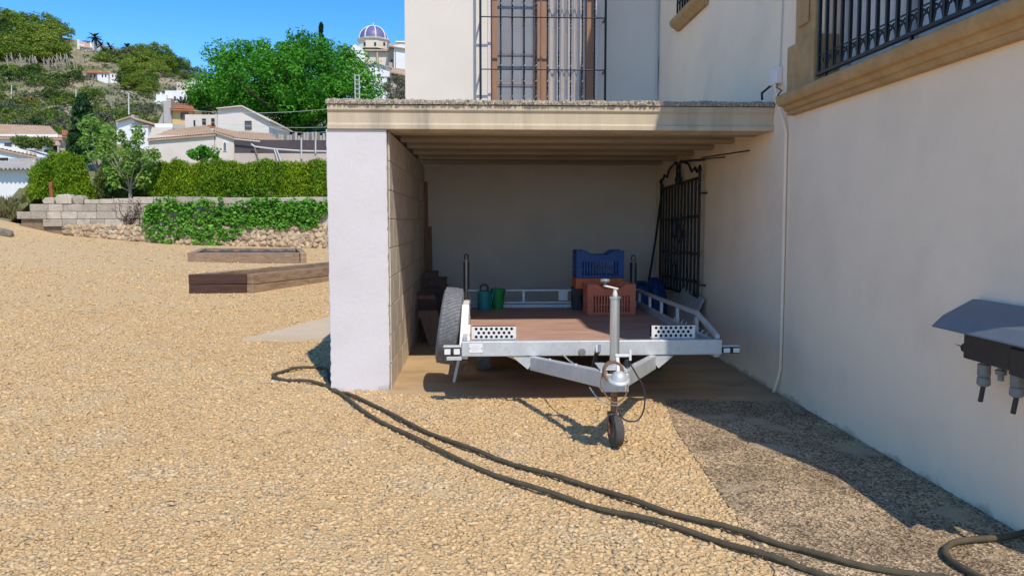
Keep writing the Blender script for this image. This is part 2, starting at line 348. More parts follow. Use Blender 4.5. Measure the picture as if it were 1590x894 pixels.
P = [scatter(-3.6, 1.7, 2.3, 4.6, 45000, .011, .021, 1), scatter(-5.4, 1.7, 4.4, 7.4, 48000, .013, .023, 2),
     scatter(-10.4, -.6, 7.0, 12.5, 36000, .018, .030, 3), scatter(-14, -1.0, 12.0, 20, 17000, .024, .040, 4), scatter(-20, -1.0, 19, 29.5, 6000, .03, .055, 5)]
X = np.concatenate([p[0] for p in P]); Y = np.concatenate([p[1] for p in P]); S = np.concatenate([p[2] for p in P])
n = len(X); r = np.random.default_rng(11)
corner = np.array([(sx, sy, sz) for sz in (-1, 1) for sy in (-1, 1) for sx in (-1, 1)], float)
V = corner[None] * np.stack([r.uniform(.45, .75, n), r.uniform(.35, .6, n), r.uniform(.15, .30, n)], -1)[:, None, :] * (1 + r.uniform(-.42, .3, (n, 8, 3)))
V *= S[:, None, None]
ax = r.normal(size=(n, 3)) * np.array([.28, .28, 1.0]); ang = r.uniform(0, 6.28, n)
yaw = ang; tx = r.normal(0, .19, n); ty = r.normal(0, .19, n)
c, s = np.cos(yaw), np.sin(yaw)
x_, y_, z_ = V[..., 0].copy(), V[..., 1].copy(), V[..., 2].copy()
y2 = y_ * np.cos(tx)[:, None] - z_ * np.sin(tx)[:, None]; z2 = y_ * np.sin(tx)[:, None] + z_ * np.cos(tx)[:, None]
x3 = x_ * np.cos(ty)[:, None] + z2 * np.sin(ty)[:, None]; z3 = -x_ * np.sin(ty)[:, None] + z2 * np.cos(ty)[:, None]
V[..., 0] = x3 * c[:, None] - y2 * s[:, None] + X[:, None]; V[..., 1] = x3 * s[:, None] + y2 * c[:, None] + Y[:, None]
V[..., 2] = z3 + (gz(X, Y) + S * r.uniform(-.12, .26, n))[:, None]
F6 = np.array([(0, 2, 3, 1), (4, 5, 7, 6), (0, 1, 5, 4), (1, 3, 7, 5), (3, 2, 6, 7), (2, 0, 4, 6)])
F = (F6[None] + (np.arange(n) * 8)[:, None, None]).reshape(-1, 4)
tn_ = r.normal(.5, .13, n); tn_[r.uniform(0, 1, n) < .02] = 0; tn_[r.uniform(0, 1, n) < .03] = .95; tint = np.repeat(np.clip(tn_, 0, 1), 8)
gv = link('gravel', np_mesh('gravel', V.reshape(-1, 3), F, M['gravel'], tint))
gv['kind'] = 'stuff'; gv['label'] = 'loose sandy coloured crushed stone gravel covering the yard'

# ------------------------------------------------------------ house
house = thing('house', 'cream plastered house with iron window grilles round the open garage', 'house', (2.66, 11, 0))
WX = 2.66; FY = 11.0; YE = 2.77
w = MB()
# facade (also back wall of the garage) with the tall window opening
OX0, OX1, OZ0, OZ1 = .177, 1.715, 2.72, 5.6
w.box(-1.07, OX0, FY, FY + .35, 0, 7.2); w.box(OX1, WX, FY, FY + .35, 0, 7.2); w.box(OX0, OX1, FY, FY + .35, 0, OZ0); w.box(OX0, OX1, FY, FY + .35, OZ1, 7.2)
w.build('facade_wall', M['cream'], house)
w = MB(); w.box(-1.07, -.72, FY + .35, FY + 7, 0, 7.2); w.box(-.72, WX, FY + 2.4, FY + 2.7, 0, 7.2); w.box(-1.07, WX, FY + .35, FY + 7, 7.2, 7.4)
w.build('rear_wall', M['cream'], house)
# right wall: opening for the large window Y 2.9..5.66, and the upper window
RZ0 = 2.60
w = MB()
w.box(WX, WX + .35, YE, 12, 0, RZ0); w.box(WX, WX + .35, 5.70, 12, RZ0, 4.10); w.box(WX, WX + .35, YE, 2.95, RZ0, 5.2)
w.box(WX, WX + .35, 2.95, 5.70, 4.9, 5.2); w.box(WX, WX + .35, 9.75, 12, 4.10, 8.2); w.box(WX, WX + .35, 5.70, 8.75, 4.10, 5.2)
w.box(WX, WX + .35, YE, 8.75, 5.2, 6.55); w.box(WX, WX + .35, 8.75, 9.75, 5.9, 8.2); w.box(WX, WX + .35, 7.8, 8.75, 6.55, 8.2)
w.build('side_wall', M['plaster'], house)
w = MB(); w.box(WX + .35, 9, YE, YE + .3, 0, 6.55); w.box(WX + 2.2, WX + 2.4, YE + .3, 12, 0, 6.5); w.box(WX + .35, 9, YE + .3, 7.8, 6.4, 6.55); w.box(WX + .35, 9, 7.8, 12, 8.05, 8.2); w.box(WX + .35, 9, 7.6, 7.8, 6.55, 8.2)
w.build('inner_wall', M['grey_wall'], house)

# tall facade window: reveal frame, two casements, panes, curtain
win = MB(); y0 = FY + .13
for xa, xb in ((OX0, OX0 + .10), (.83, 1.02), (OX1 - .11, OX1)): win.box(xa, xb, y0, y0 + .07, OZ0, OZ1)
win.box(.915, .93, y0 - .02, y0, OZ0, OZ1); win.box(OX0 + .1, .83, y0 + .003, y0 + .067, OZ1 - .1, OZ1); win.box(1.02, OX1 - .11, y0 + .003, y0 + .067, OZ1 - .1, OZ1)
for zb in (3.55, 4.0):
    win.box(OX0 + .1, .83, y0 + .045, y0 + .06, zb, zb + .014)
wf = win.build('window', M['window_wood'], house, bevel=.006)
for xa, xb in ((OX0 + .1, .83), (1.02, OX1 - .11)):
    q = MB(); q.box(xa, xb, y0 + .02, y0 + .026, OZ0, OZ1 - .1); q.build('pane', M['glass'], wf)
def curtain(x0, x1, y, z0, z1, amp, n, mt, par, nm):
    q = MB(); vs = []; k = n * 6
    for i in range(k + 1):
        x = x0 + (x1 - x0) * i / k; yy = y + amp * math.sin(i / 6 * 2 * math.pi + .8 * math.sin(i * .37))
        vs += [(x, yy, z0), (x, yy, z1)]
    q.add(vs, [(2 * i, 2 * i + 2, 2 * i + 3, 2 * i + 1) for i in range(k)]); return q.build(nm, mt, par, smooth=True)
q = MB(); q.box(OX0 + .1, .83, y0 + .075, y0 + .08, OZ0, OZ1 - .1); q.build('blind', M['blind'], wf)
curtain(1.0, 1.62, y0 + .12, OZ0, OZ1, .03, 7, M['curtain'], wf, 'curtain')
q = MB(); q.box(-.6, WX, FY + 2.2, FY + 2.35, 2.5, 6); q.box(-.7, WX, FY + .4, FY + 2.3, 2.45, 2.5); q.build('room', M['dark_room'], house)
# white trim strips at the reveal
q = MB(); q.box(OX0 - .045, OX0 - .002, FY - .018, FY, OZ0, OZ1 + .1); q.build('window_trim', M['white_paint'], house, bevel=.004)
q = MB(); q.box(OX1 + .002, OX1 + .045, FY - .018, FY, OZ0, OZ1 + .1); q.build('window_trim', M['white_paint'], house, bevel=.004)
# facade grille
GY = FY - .24
gr = MB()
xa, xb = at(746, 80, GY).x, at(940, 80, GY).x
gr.bar((xa, GY, 2.66), (xa, GY, 5.8), .034, .034, (0, 1, 0)); gr.bar((xb, GY, 2.66), (xb, GY, 5.8), .03, .03, (0, 1, 0))
for z in (at(840, 28, GY).z, at(840, 109, GY).z, 5.3):
    gr.bar((xa, GY - .017, z), (xb, GY - .017, z), .028, .012)
    for x in (xa, xb): gr.bar((x, GY + .017, z), (x, FY, z), .028, .012)
go = gr.build('window_grille', M['blue_iron'], house, bevel=.003)
for px in (777.5, 795.5, 814, 832, 850, 867.5, 886, 904, 923):
    x = at(px, 80, GY).x; q = MB(); vs = []; nz = 100
    for i in range(nz + 1):                          # twisted square bar
        z = 2.66 + i * 3.1 / nz; a = (i * .9 if (.3 < (z % 1.0) < .95) else 0)
        for k in range(4): vs.append((x + .0135 * math.cos(a + k * 1.5708 + .785), GY + .0135 * math.sin(a + k * 1.5708 + .785), z))
    q.add(vs, [(4 * i + k, 4 * i + (k + 1) % 4, 4 * i + 4 + (k + 1) % 4, 4 * i + 4 + k) for i in range(nz) for k in range(4)])
    q.build('bar', M['blue_iron'], go)
# two thin cables in the corner
q = MB(); q.tube([at(1024, 160, FY - .012), at(1023.5, 100, FY - .012), at(1027, 40, FY - .012), at(1027, -60, FY - .012)], .009, 6); q.build('cable', M['black_plastic'], house)
q = MB(); q.tube([(WX - .035, FY - .02, 2.6), (WX - .035, FY - .02, 6)], .014, 8); q.build('cable', M['pole'], house)

# large side window: sill, stone surround, grille, shutters
def extr_profile(q, prof, y0, y1):                    # prof in (x, z), swept along Y
    q.prism([(x, y0, z) for x, z in prof], (0, y1 - y0, 0)); return q
sill = MB()
extr_profile(sill, [(WX + .02, 2.425), (WX - .055, 2.425), (WX - .06, 2.455), (WX - .085, 2.462), (WX - .10, 2.495), (WX - .135, 2.502), (WX - .155, 2.53), (WX - .16, 2.575), (WX - .15, 2.588), (WX + .02, 2.60)], 3.08, 6.22)
sill.build('window_sill', M['sandstone'], house, bevel=.006, smooth=True)
s2 = MB(); s2.box(WX - .055, WX + .12, 5.74, 6.10, 2.98, 5.1); s2.box(WX - .075, WX - .055, 5.83, 6.02, 3.10, 5.0); s2.box(WX - .085, WX + .12, 5.69, 6.18, 2.602, 2.98)
s2.build('window_surround', M['sandstone'], house, bevel=.012)
q = MB(); GX = WX - .07
q.bar((GX, 5.64, 2.655), (GX, 3.12, 2.655), .030, .026); q.bar((GX, 5.62, 2.655), (GX, 5.62, 5.0), .024, .024, (1, 0, 0))
q.bar((GX, 5.64, 2.79), (GX, 3.12, 2.79), .008, .012)
for yy in (5.5, 4.4, 3.3): q.bar((GX, yy, 2.60), (GX, yy, 2.655), .02, .02, (1, 0, 0))
gs = q.build('window_grille', M['blue_iron'], house, bevel=.003)
yb = [5.62 - .118 * i for i in range(1, 22)]
for yy in yb:
    q = MB(); q.bar((GX, yy, 2.66), (GX, yy, 4.95), .021, .021, (1, 0, 0)); q.build('bar', M['blue_iron'], gs)
for yy in yb:
    q = MB()
    for sg in (-1, 1):                                # a pair of small scrolls at each bar foot
        pts = [Vector((GX, yy + sg * .008, 2.672)), Vector((GX, yy + sg * .020, 2.70)), Vector((GX, yy + sg * .032, 2.735))]
        pts += arc((GX, yy + sg * .036, 2.752), .017, 180 if sg > 0 else 0, 180 - 300 if sg > 0 else 300, 8, (0, 1, 0), (0, 0, 1))
        q.tube(pts, .0065, 5)
    q.build('scroll', M['blue_iron'], gs)
wf2 = MB(); wf2.box(WX + .12, WX + .19, 2.95, 5.70, 2.60, 2.68); 
for yy in (5.62, 4.75, 3.9, 3.03): wf2.box(WX + .123, WX + .187, yy, yy + .07, 2.68, 4.9)
wo = wf2.build('window', M['white_paint'], house, bevel=.008)
for ya, yb_ in ((4.82, 5.62), (3.97, 4.75), (3.10, 3.9)):
    q = MB(); q.box(WX + .15, WX + .156, ya, yb_, 2.68, 4.9); q.build('pane', M['glass'], wo)
    q = MB()
    vs = []; k = 36
    for i in range(k + 1):
        y = ya + (yb_ - ya) * (.25 if ya > 4.5 else 0) * 0 + (yb_ - ya) * i / k; xx = WX + .195 + .025 * math.sin(i * 1.05 + .6 * math.sin(i * .3))
        vs += [(xx, y, 2.62), (xx, y, 4.9)]
    q.add(vs, [(2 * i, 2 * i + 2, 2 * i + 3, 2 * i + 1) for i in range(k)]); q.build('curtain', M['shutter'], wo, smooth=True)

# small upper window of the side wall: stone sill, grille, glazing
us = MB(); extr_profile(us, [(WX + .02, 4.03), (WX - .05, 4.03), (WX - .075, 4.06), (WX - .12, 4.085), (WX - .14, 4.12), (WX - .14, 4.16), (WX + .02, 4.17)], 8.62, 9.88)
us.build('window_sill', M['sandstone'], house, bevel=.006, smooth=True)
q = MB(); q.bar((WX - .06, 9.78, 4.22), (WX - .06, 8.72, 4.22), .03, .026); q.bar((WX - .06, 9.78, 4.36), (WX - .06, 8.72, 4.36), .03, .014)
g3 = q.build('window_grille', M['blue_iron'], house, bevel=.003)
for i in range(10):
    q = MB(); yy = 9.78 - i * .117; q.bar((WX - .06, yy, 4.19), (WX - .06, yy, 5.7), .02, .02, (1, 0, 0)); q.build('bar', M['blue_iron'], g3)
q = MB()
q.box(WX + .12, WX + .18, 8.75, 8.82, 4.17, 5.9); q.box(WX + .12, WX + .18, 9.68, 9.75, 4.17, 5.9); q.box(WX + .12, WX + .18, 8.82, 9.68, 4.17, 4.25)
w3 = q.build('window', M['white_paint'], house); q = MB(); q.box(WX + .14, WX + .146, 8.82, 9.68, 4.25, 5.9); q.build('pane', M['glass'], w3)
# white conduit, junction box, thin riser cable
q = MB(); q.tube([(WX - .045, 6.56, 2.90), (WX - .05, 6.50, 2.70), (WX - .05, 6.43, 2.62), (WX - .045, 6.36, 2.45), (WX - .022, 6.315, 2.30), (WX - .02, 6.31, 1.2), (WX - .02, 6.31, .25), (WX - .03, 6.34, .14), (WX - .05, 6.38, .02)], .0135, 10)
q.build('conduit', M['plaster'], house, smooth=True)
q = MB(); q.box(WX - .06, WX, 6.46, 6.62, 2.74, 2.885); q.build('junction_box', M['white_plastic'], house, bevel=.012)
q = MB(); q.tube([(WX - .012, 6.5, 2.885), (WX - .012, 6.47, 3.6), (WX - .012, 6.48, 5)], .006, 6); q.build('cable', M['pole'], house)
q = MB(); q.tube([(WX - .03, 6.5, 2.74), (WX - .06, 6.44, 2.70), (WX - .05, 6.36, 2.66), (WX - .07, 6.40, 2.62)], .006, 5); q.build('cable', M['black_plastic'], house, smooth=True); q = MB()
q.tube([(WX - .08, 6.72, 2.64), (WX - .10, 6.68, 2.69), (WX - .03, 6.60, 2.76)], .011, 6); q.build('cable', M['black_plastic'], house, smooth=True)

# ------------------------------------------------------------ garage
gar = thing('garage', 'open fronted lean-to garage with white pillar and concrete lintel roof', 'garage', (-1.1, 6.65, 0))
GF = 6.65
def wobble(o, amp, sc=1.7, seed=0):                   # hand-trowelled unevenness
    for v in o.data.vertices:
        p = v.co; v.co += Vector((math.sin(p.z * sc * 3 + seed) * .6 + math.sin(p.z * sc * 7.1 + p.y * 2), math.sin(p.z * sc * 5 + p.x * 4 + seed), 0)) * amp
def gridbox(q, x0, x1, y0, y1, z0, z1, nz):
    zs = [z0 + (z1 - z0) * i / nz for i in range(nz + 1)]
    vs = [(x, y, z) for z in zs for x, y in ((x0, y0), (x1, y0), (x1, y1), (x0, y1))]
    fs = [(4 * i + k, 4 * i + (k + 1) % 4, 4 * i + 4 + (k + 1) % 4, 4 * i + 4 + k) for i in range(nz) for k in range(4)] + [(3, 2, 1, 0), tuple(range(4 * nz, 4 * nz + 4))]
    q.add(vs, fs)
q = MB(); gridbox(q, -1.345, -.815, GF, GF + .07, -.05, 2.345, 70); po = q.build('pillar', M['white_paint'], gar, bevel=.008); rpi = random.Random(4)
for v in po.data.vertices:
    k_ = 2.0 if v.co.z < .25 else 1
    v.co.x += rpi.gauss(0, .0018) * k_ + .003 * math.sin(v.co.z * 2.1) + (-.007 * (1 if v.co.x > .25 else -1) if rpi.random() < .06 else 0)
q = MB(); q.box(-1.335, -.812, GF + .07, FY, -.05, 2.345); q.build('side_wall', M['mortar'], gar)
# concrete blocks of the inner face, one object each
zc = [-.02 + .262 * i for i in range(10)]; zc[-1] = 2.338
bmesh_cache = {}
for r_ in range(9):
    y = GF + .075 - (.25 if r_ % 2 else 0); 
    while y < FY - .02:
        ya = max(y, GF + .075); yb2 = min(y + .488, FY - .01)
        if yb2 - ya > .08:
            q = MB(); d = random.uniform(-.0012, .0012)
            q.box(-.86, -.803 + d, ya + .003, yb2 - .003, zc[r_] + .003, zc[r_ + 1] - .003)
            q.build('block', M['block'], gar, bevel=.004)
        y += .5
# lintel with its mouldings, running between pillar and house wall
q = MB(); prof = [(GF + .30, 2.345), (GF - .022, 2.345), (GF - .022, 2.385), (GF - .004, 2.398), (GF - .004, 2.492), (GF - .022, 2.512), (GF - .022, 2.556), (GF + .30, 2.556)]
q.prism([(-1.332, y, z) for y, z in prof], (WX + 1.332 - .002, 0, 0)); q.build('lintel', M['concrete_beam'], gar, bevel=.004)
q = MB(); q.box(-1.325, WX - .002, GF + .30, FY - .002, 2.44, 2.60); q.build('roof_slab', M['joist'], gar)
# rough exposed-aggregate roof edge
nx = 420; q = MB(); vs = []; rr = random.Random(3)
for i in range(nx + 1):
    x = -1.342 + (WX - .003 + 1.342) * i / nx; top = 2.608 + rr.uniform(-.006, .009) + .004 * math.sin(i * .11)
    f1 = GF - .040 + rr.uniform(-.014, .012); f2 = GF - .030 + rr.uniform(-.012, .012)
    vs += [(x, GF + .3, 2.557), (x, f1, 2.5585 + rr.uniform(0, .006)), (x, f1 + rr.uniform(-.01, .01), 2.578), (x, f2, 2.598), (x, GF + .01, top), (x, GF + .3, top)]
q.add(vs, [(6 * i + k, 6 * i + (k + 1) % 6, 6 * i + 6 + (k + 1) % 6, 6 * i + 6 + k) for i in range(nx) for k in range(6)] + [tuple(range(6)), tuple(range(6 * nx + 5, 6 * nx - 1, -1))])
q.build('roof_edge', M['aggregate'], gar)
q = MB(); q.box(-1.325, WX - .003, GF + .3, FY - .003, 2.601, 2.62); q.build('roof_screed', M['aggregate'], gar)
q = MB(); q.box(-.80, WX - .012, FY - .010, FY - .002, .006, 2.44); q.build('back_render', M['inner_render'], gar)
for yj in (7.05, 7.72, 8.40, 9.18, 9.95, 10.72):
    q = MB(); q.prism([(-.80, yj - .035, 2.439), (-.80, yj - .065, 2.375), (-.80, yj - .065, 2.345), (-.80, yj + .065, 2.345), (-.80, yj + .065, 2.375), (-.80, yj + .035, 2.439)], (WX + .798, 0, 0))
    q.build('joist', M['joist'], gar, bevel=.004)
for (a, b_) in (((1090, 245), (1170, 233)), ((1062, 250), (1137, 243)), ((1046, 253), (1103, 248))):
    y1 = {233: 7.2, 243: 7.9, 248: 8.6}[b_[1]]
    q = MB(); p2 = at(*b_, y1); p1 = at(*a, y1 + .35); q.tube([p1, p2], .008, 6); q.tube([p2 + Vector((0, 0, -.012)), p2 + Vector((0, 0, .018))], .012, 6)
    q.build('tie_rod', M['black_iron'], gar)

# ------------------------------------------------------------ trailer
tr = thing('flatbed_trailer', 'galvanised flatbed trailer with wooden deck parked in the garage mouth', 'trailer', (.933, 6.0, 0))
TX0, TX1, TF, TB, DZ = -.147, 2.013, 6.0, 9.12, .462
q = MB(); q.box(TX0, TX1, TF, TF + .055, .432, .556); q.build('front_beam', M['galv'], tr, bevel=.006)
for x in (TX0, TX1 - .05):
    q = MB(); q.box(x, x + .05, TF + .056, TB, .40, .50); q.build('side_beam', M['galv'], tr, bevel=.005)
q = MB(); q.box(TX0, TX1, TB, TB + .05, .40, .50); q.build('rear_beam', M['galv'], tr, bevel=.005)
for yy in (6.9, 7.8, 8.6):
    q = MB(); q.box(TX0 + .052, TX1 - .052, yy, yy + .05, .38, .439); q.build('cross_member', M['galv'], tr)
q = MB(); q.box(TX0 + .052, TX1 - .052, TF + .058, TB - .002, .44, DZ); q.build('deck', M['deck'], tr, bevel=.002)
def rail(x, top):
    q = MB(); h = top
    q.bar((x, 6.62, h), (x, TB, h - .035), .036, .036, (0, 0, 1))
    q.bar((x, TF + .03, .575), (x, 6.64, h), .036, .036, (0, 0, 1))
    q.bar((x, 6.10, .518), (x, TB, .518), .03, .03)
    ro = q.build('side_rail', M['galv'], tr, bevel=.004)
    for yy in (6.64, 7.3, 7.95, 8.5, 9.06):
        q = MB(); q.bar((x, yy, .52), (x, yy, h - .03), .028, .034, (0, 1, 0)); q.build('post', M['galv'], ro)
    for i in range(9):                               # lashing hooks along the lower bar
        q = MB(); yy = 6.28 + i * .13; q.tube([(x - .02, yy, .53), (x - .022, yy, .56), (x - .004, yy, .575)], .006, 5); q.build('hook', M['galv'], ro)
rail(1.985, .70); rail(-.118, .69)
q = MB()
q.bar((TX0, TB + .025, .675), (TX1, TB + .025, .675), .03, .022); q.bar((TX0, TB + .025, .522), (TX1, TB + .025, .522), .03, .022)
rr_ = q.build('rear_rail', M['galv'], tr, bevel=.003)
for x in (TX0 + .02, .55, TX1 - .02):
    q = MB(); q.box(x - .015, x + .015, TB + .012, TB + .036, .53, .665); q.build('post', M['galv'], rr_)
def plate_with_holes(x0, w, h, lean=0, rows=((.81, 8), (.5, 7), (.19, 8)), rad=.0125):
    cu = bpy.data.curves.new('perforated', 'CURVE'); cu.dimensions = '2D'; cu.fill_mode = 'BOTH'; cu.extrude = .002
    def spline(pts):
        s = cu.splines.new('POLY'); s.points.add(len(pts) - 1); s.use_cyclic_u = True
        for p, c in zip(s.points, pts): p.co = (c[0], c[1], 0, 1)
    spline([(0, 0), (w, 0), (w, h), (0, h)])
    for fr, n in rows:
        for i in range(n):
            off = .5 if n == 8 else 1.0; cx = w * .045 + (i + off) * (w * .91) / 8; cy = h * fr
            spline([(cx + rad * math.cos(a * math.pi / 8), cy + rad * math.sin(a * math.pi / 8)) for a in range(16)])
    tmp = bpy.data.objects.new('perforated', cu); me = bpy.data.meshes.new_from_object(tmp); bpy.data.objects.remove(tmp)
    me.transform(Matrix.Translation((x0 - .933,   .105, .558)) @ Matrix.Rotation(R(90), 4, 'X') @ Matrix.Identity(4))
    return me
for x0, nm in ((-.065, 0), (1.445, 1)):
    me = plate_with_holes(x0, .37, .106); me.materials.clear(); me.materials.append(M['galv_white'])
    o = link('perforated_plate', me, tr); ORG[o.name] = ORG[tr.name]
    q = MB(); q.box(x0 + .002, x0 + .368, 6.109, 6.175, .548, .5565); q.build('plate_foot', M['galv_white'], o)
    q = MB(); q.box(x0 + .002, x0 + .368, 6.176, 6.182, .463, .655); q.box(x0 + .002, x0 + .368, 6.109, 6.175, .656, .661); q.build('plate_back', M['black_iron'], o)
q = MB(); q.box(-.085, .025, TF - .005, TF - .0005, .463, .537); ip = q.build('id_plate', M['white_plastic'], tr, bevel=.002, label='small white identification plate on the front beam')
q = MB()
for i, (a, b_) in enumerate(((-.06, .0), (-.068, -.01), (-.062, .004), (-.066, -.02))): q.box(a, b_, TF - .0062, TF - .0052, .518 - i * .012, .5195 - i * .012)
q.build('print', M['grey_wall'], ip)['kind'] = 'stuff'
for x in (-.079, .019):
    q = MB(); q.lathe([(.004, 0), (.004, .003), (0, .004)], (x, TF - .005, .502), Matrix.Rotation(R(90), 3, 'X'), 8); q.build('rivet', M['black_iron'], ip)
def marker(x0, x1, z0, z1, yf):
    q = MB(); q.box(x0, x1, yf + .004, yf + .05, z0, z1); mo = q.build('marker_light', M['black_plastic'], tr, bevel=.004)
    q = MB(); xm = (x0 + x1) / 2; wz = (z1 - z0)
    q.box(x0 + .005, xm - .013, yf - .004, yf + .0035, z0 + wz * .16, z1 - wz * .14); q.build('lens', M['white_plastic'], mo, bevel=.002)
    q = MB(); q.box(xm + .013, x1 - .005, yf - .004, yf + .0035, z0 + wz * .16, z1 - wz * .14); q.build('lens', M['white_plastic'], mo, bevel=.002)
    q = MB(); q.lathe([(0, .010), (.012, .009), (.016, 0), (.016, -.01)], (xm, yf, (z0 + z1) / 2), Matrix.Rotation(R(90), 3, 'X'), 12); q.build('bulb_cap', M['black_plastic'], mo, smooth=True)
marker(-.292, -.156, .440, .505, TF); marker(2.022, 2.165, .440, .492, TF)
q = MB(); q.box(-.295, TX0 - .002, TF, TF + .055, .507, .522); q.box(-.27, TX0, TF + .01, TF + .05, .40, .4315); q.build('light_bracket', M['galv'], tr, bevel=.003)
q = MB(); q.box(TX1, 2.17, TF + .012, TF + .05, .4935, .505); q.build('light_bracket', M['galv'], tr, bevel=.003)
# drawbar A-frame, kicking up to the coupling
HX = at(955, 585, 4.75).x                            # hitch centre line
for sx in (-1, 1):
    a = Vector((.933 + sx * .50, 5.995, .376)); b_ = Vector((HX + sx * .060, 4.80, .498))
    q = MB(); q.bar(a, b_, .056, .112); q.build('drawbar', M['galv'], tr, bevel=.006)
    q = MB(); q.prism([(.933 + sx * .46, 5.962, .4305), (.933 + sx * .66, 5.962, .4305), (.933 + sx * .54, 5.962, .33)], (0, .006, 0))
    q.build('gusset', M['galv'], tr)
    q = MB(); q.prism([(.933 + sx * .54, 6.0, .4305), (.933 + sx * .76, 6.12, .4305), (.933 + sx * .50, 6.12, .325)], (0, .006, 0)); q.build('gusset', M['galv'], tr)
    for t in (.72, .35):
        xx, yv, zv = b_.lerp(a, t)
        q = MB(); q.lathe([(.012, 0), (.012, .008), (0, .009)], (xx, yv, zv + .057), None, 6); q.build('bolt', M['galv'], tr)
q = MB(); q.lathe([(0, .004), (.028, .003), (.032, 0), (.032, -.002)], (.842, TF - .003, .462), Matrix.Rotation(R(90), 3, 'X'), 20); q.build('beam_disc', M['grey_plastic'], tr, smooth=True)  # flat round grey disc on the face of the front beam
q = MB(); q.box(HX - .09, HX + .09, 4.80, 5.04, .556, .563); q.box(HX - .088, HX + .088, 4.74, 4.75, .425, .545); q.box(HX - .088, HX - .078, 4.75, 4.86, .425, .545); q.box(HX + .078, HX + .088, 4.75, 4.86, .425, .545)
q.build('hitch_plate', M['galv'], tr, bevel=.004)
Mx = Matrix.Rotation(R(90), 3, 'X')
c = Vector((HX - .022, 4.735, .572))
q = MB(); q.lathe([(.064, .0), (.070, .02), (.070, .04), (.064, .055), (.052, .05), (.050, .02), (.054, 0), (.064, 0)], c, Mx, 28); q.build('coupling_ring', M['rust'], tr, smooth=True)
q = MB(); q.lathe([(0, .042), (.022, .040), (.042, .024), (.054, -.004), (.068, -.012), (.071, -.020), (.060, -.022), (.046, -.006)], (HX + .012, 4.675, .535), Matrix.Rotation(R(20), 3, 'X'), 24); q.build('coupling_head', M['galv'], tr, smooth=True)
q = MB(); q.box(HX - .02, HX + .02, 4.69, 4.745, .525, .56); q.build('coupling_neck', M['rust'], tr, bevel=.006)
q = MB(); q.bar((HX + .008, 4.69, .57), (HX + .006, 4.71, .66), .022, .026, (0, 1, 0)); q.build('coupling_latch', M['galv_white'], tr, bevel=.004)
# jockey wheel
jx, jy = .918, 4.95
q = MB(); q.lathe([(.033, 0), (.033, .525), (.039, .528), (.039, .542), (.012, .546), (.0, .546)], (jx, jy, .49), None, 24); jo = q.build('jockey_tube', M['tube'], tr, smooth=True)
q = MB(); q.tube([(jx, jy, 1.03), (jx, jy, 1.085)], .011, 10); q.bar((jx + .018, jy, 1.083), (jx - .080, jy - .03, 1.108), .024, .012); q.lathe([(0, .012), (.008, .012), (.018, -.03), (.012, -.045), (0, -.046)], (jx, jy, 1.073), None, 10); q.build('crank_handle', M['galv_white'], jo, bevel=.003, smooth=True)
q = MB(); q.tube([(jx - .074, jy - .03, 1.108), (jx - .074, jy - .03, 1.13)], .007, 8); q.lathe([(0, 0), (.028, .002), (.033, .012), (.028, .022), (0, .024)], (jx - .074, jy - .03, 1.13), None, 16); q.build('crank_knob', M['grey_plastic'], jo, smooth=True)
q = MB(); q.lathe([(.024, 0), (.024, .28)], (jx, jy, .215), None, 16); q.build('inner_tube', M['rust'], jo, smooth=True)
q = MB(); q.box(jx - .044, jx + .044, jy - .028, jy + .028, .228, .238)
for sx in (-1, 1): q.bar((jx + sx * .041, jy, .236), (jx + sx * .041, jy - .05, .10), .005, .04, (0, 1, 0))
q.build('fork', M['rust'], jo, bevel=.002)
q = MB(); q.box(jx - .026, jx + .026, jy - .0335, jy - .0285, .218, .232); q.build('fork_label', M['galv_white'], jo)
wheel_c = Vector((jx + .004, jy - .05, .122)); Mw = Matrix.Rotation(R(7), 3, 'Z') @ Matrix.Rotation(R(90), 3, 'Y')
q = MB(); q.lathe([(.055, -.028), (.092, -.033), (.106, -.026), (.1115, 0), (.106, .026), (.092, .033), (.055, .028)], wheel_c, Mw, 32); jw = q.build('jockey_wheel', M['dark_rubber'], jo, smooth=True)
q = MB(); q.lathe([(0, -.022), (.05, -.02), (.055, -.028), (.055, .028), (.05, .02), (0, .022)], wheel_c, Mw, 20); q.build('rim', M['rust'], jw, smooth=True)
q = MB(); q.box(jx + .034, jx + .10, jy - .02, jy + .02, .615, .635); q.lathe([(.022, 0), (.022, .05), (.012, .06), (.012, .09), (0, .09)], (jx + .085, jy - .01, .55), None, 12); q.build('brake_plug', M['black_plastic'], jo, bevel=.003, smooth=True)
q = MB(); q.box(jx - .002, jx + .10, jy - .045, jy - .037, .625, .645); q.bar((jx + .10, jy - .04, .60), (jx + .10, jy - .04, .67), .016, .016, (0, 1, 0)); q.build('clamp_handle', M['galv_white'], jo, bevel=.003)
q = MB(); q.tube(smooth_path([Vector(v_) for v_ in [(jx + .10, jy - .02, .58), (jx + .14, jy - .05, .51), (jx + .19, jy - .07, .41), (jx + .19, jy - .08, .28), (jx + .15, jy - .085, .205), (jx + .09, jy - .085, .195), (jx + .04, jy - .08, .22), (jx + .02, jy - .05, .27)]], 5), .0055, 6); q.build('cable', M['black_plastic'], tr, smooth=True)
q = MB(); q.tube(smooth_path([Vector(v_) for v_ in [(HX - .085, 4.72, .56), (HX - .10, 4.70, .48), (HX - .05, 4.70, .39), (HX + .0, 4.70, .365), (HX + .06, 4.70, .41), (HX + .075, 4.71, .49)]], 5), .005, 6)
q.build('safety_cable', M['rust'], tr, smooth=True)
q = MB(); q.tube(smooth_path([Vector(v_) for v_ in [(HX - .15, 4.86, .43), (HX - .10, 4.74, .37), (HX - .03, 4.73, .345), (HX + .02, 4.74, .335)]], 5), .0045, 6); q.build('safety_cable', M['tube'], tr, smooth=True)
lp = at(921, 573, 5.2); lt = at(928, 541, 5.14)
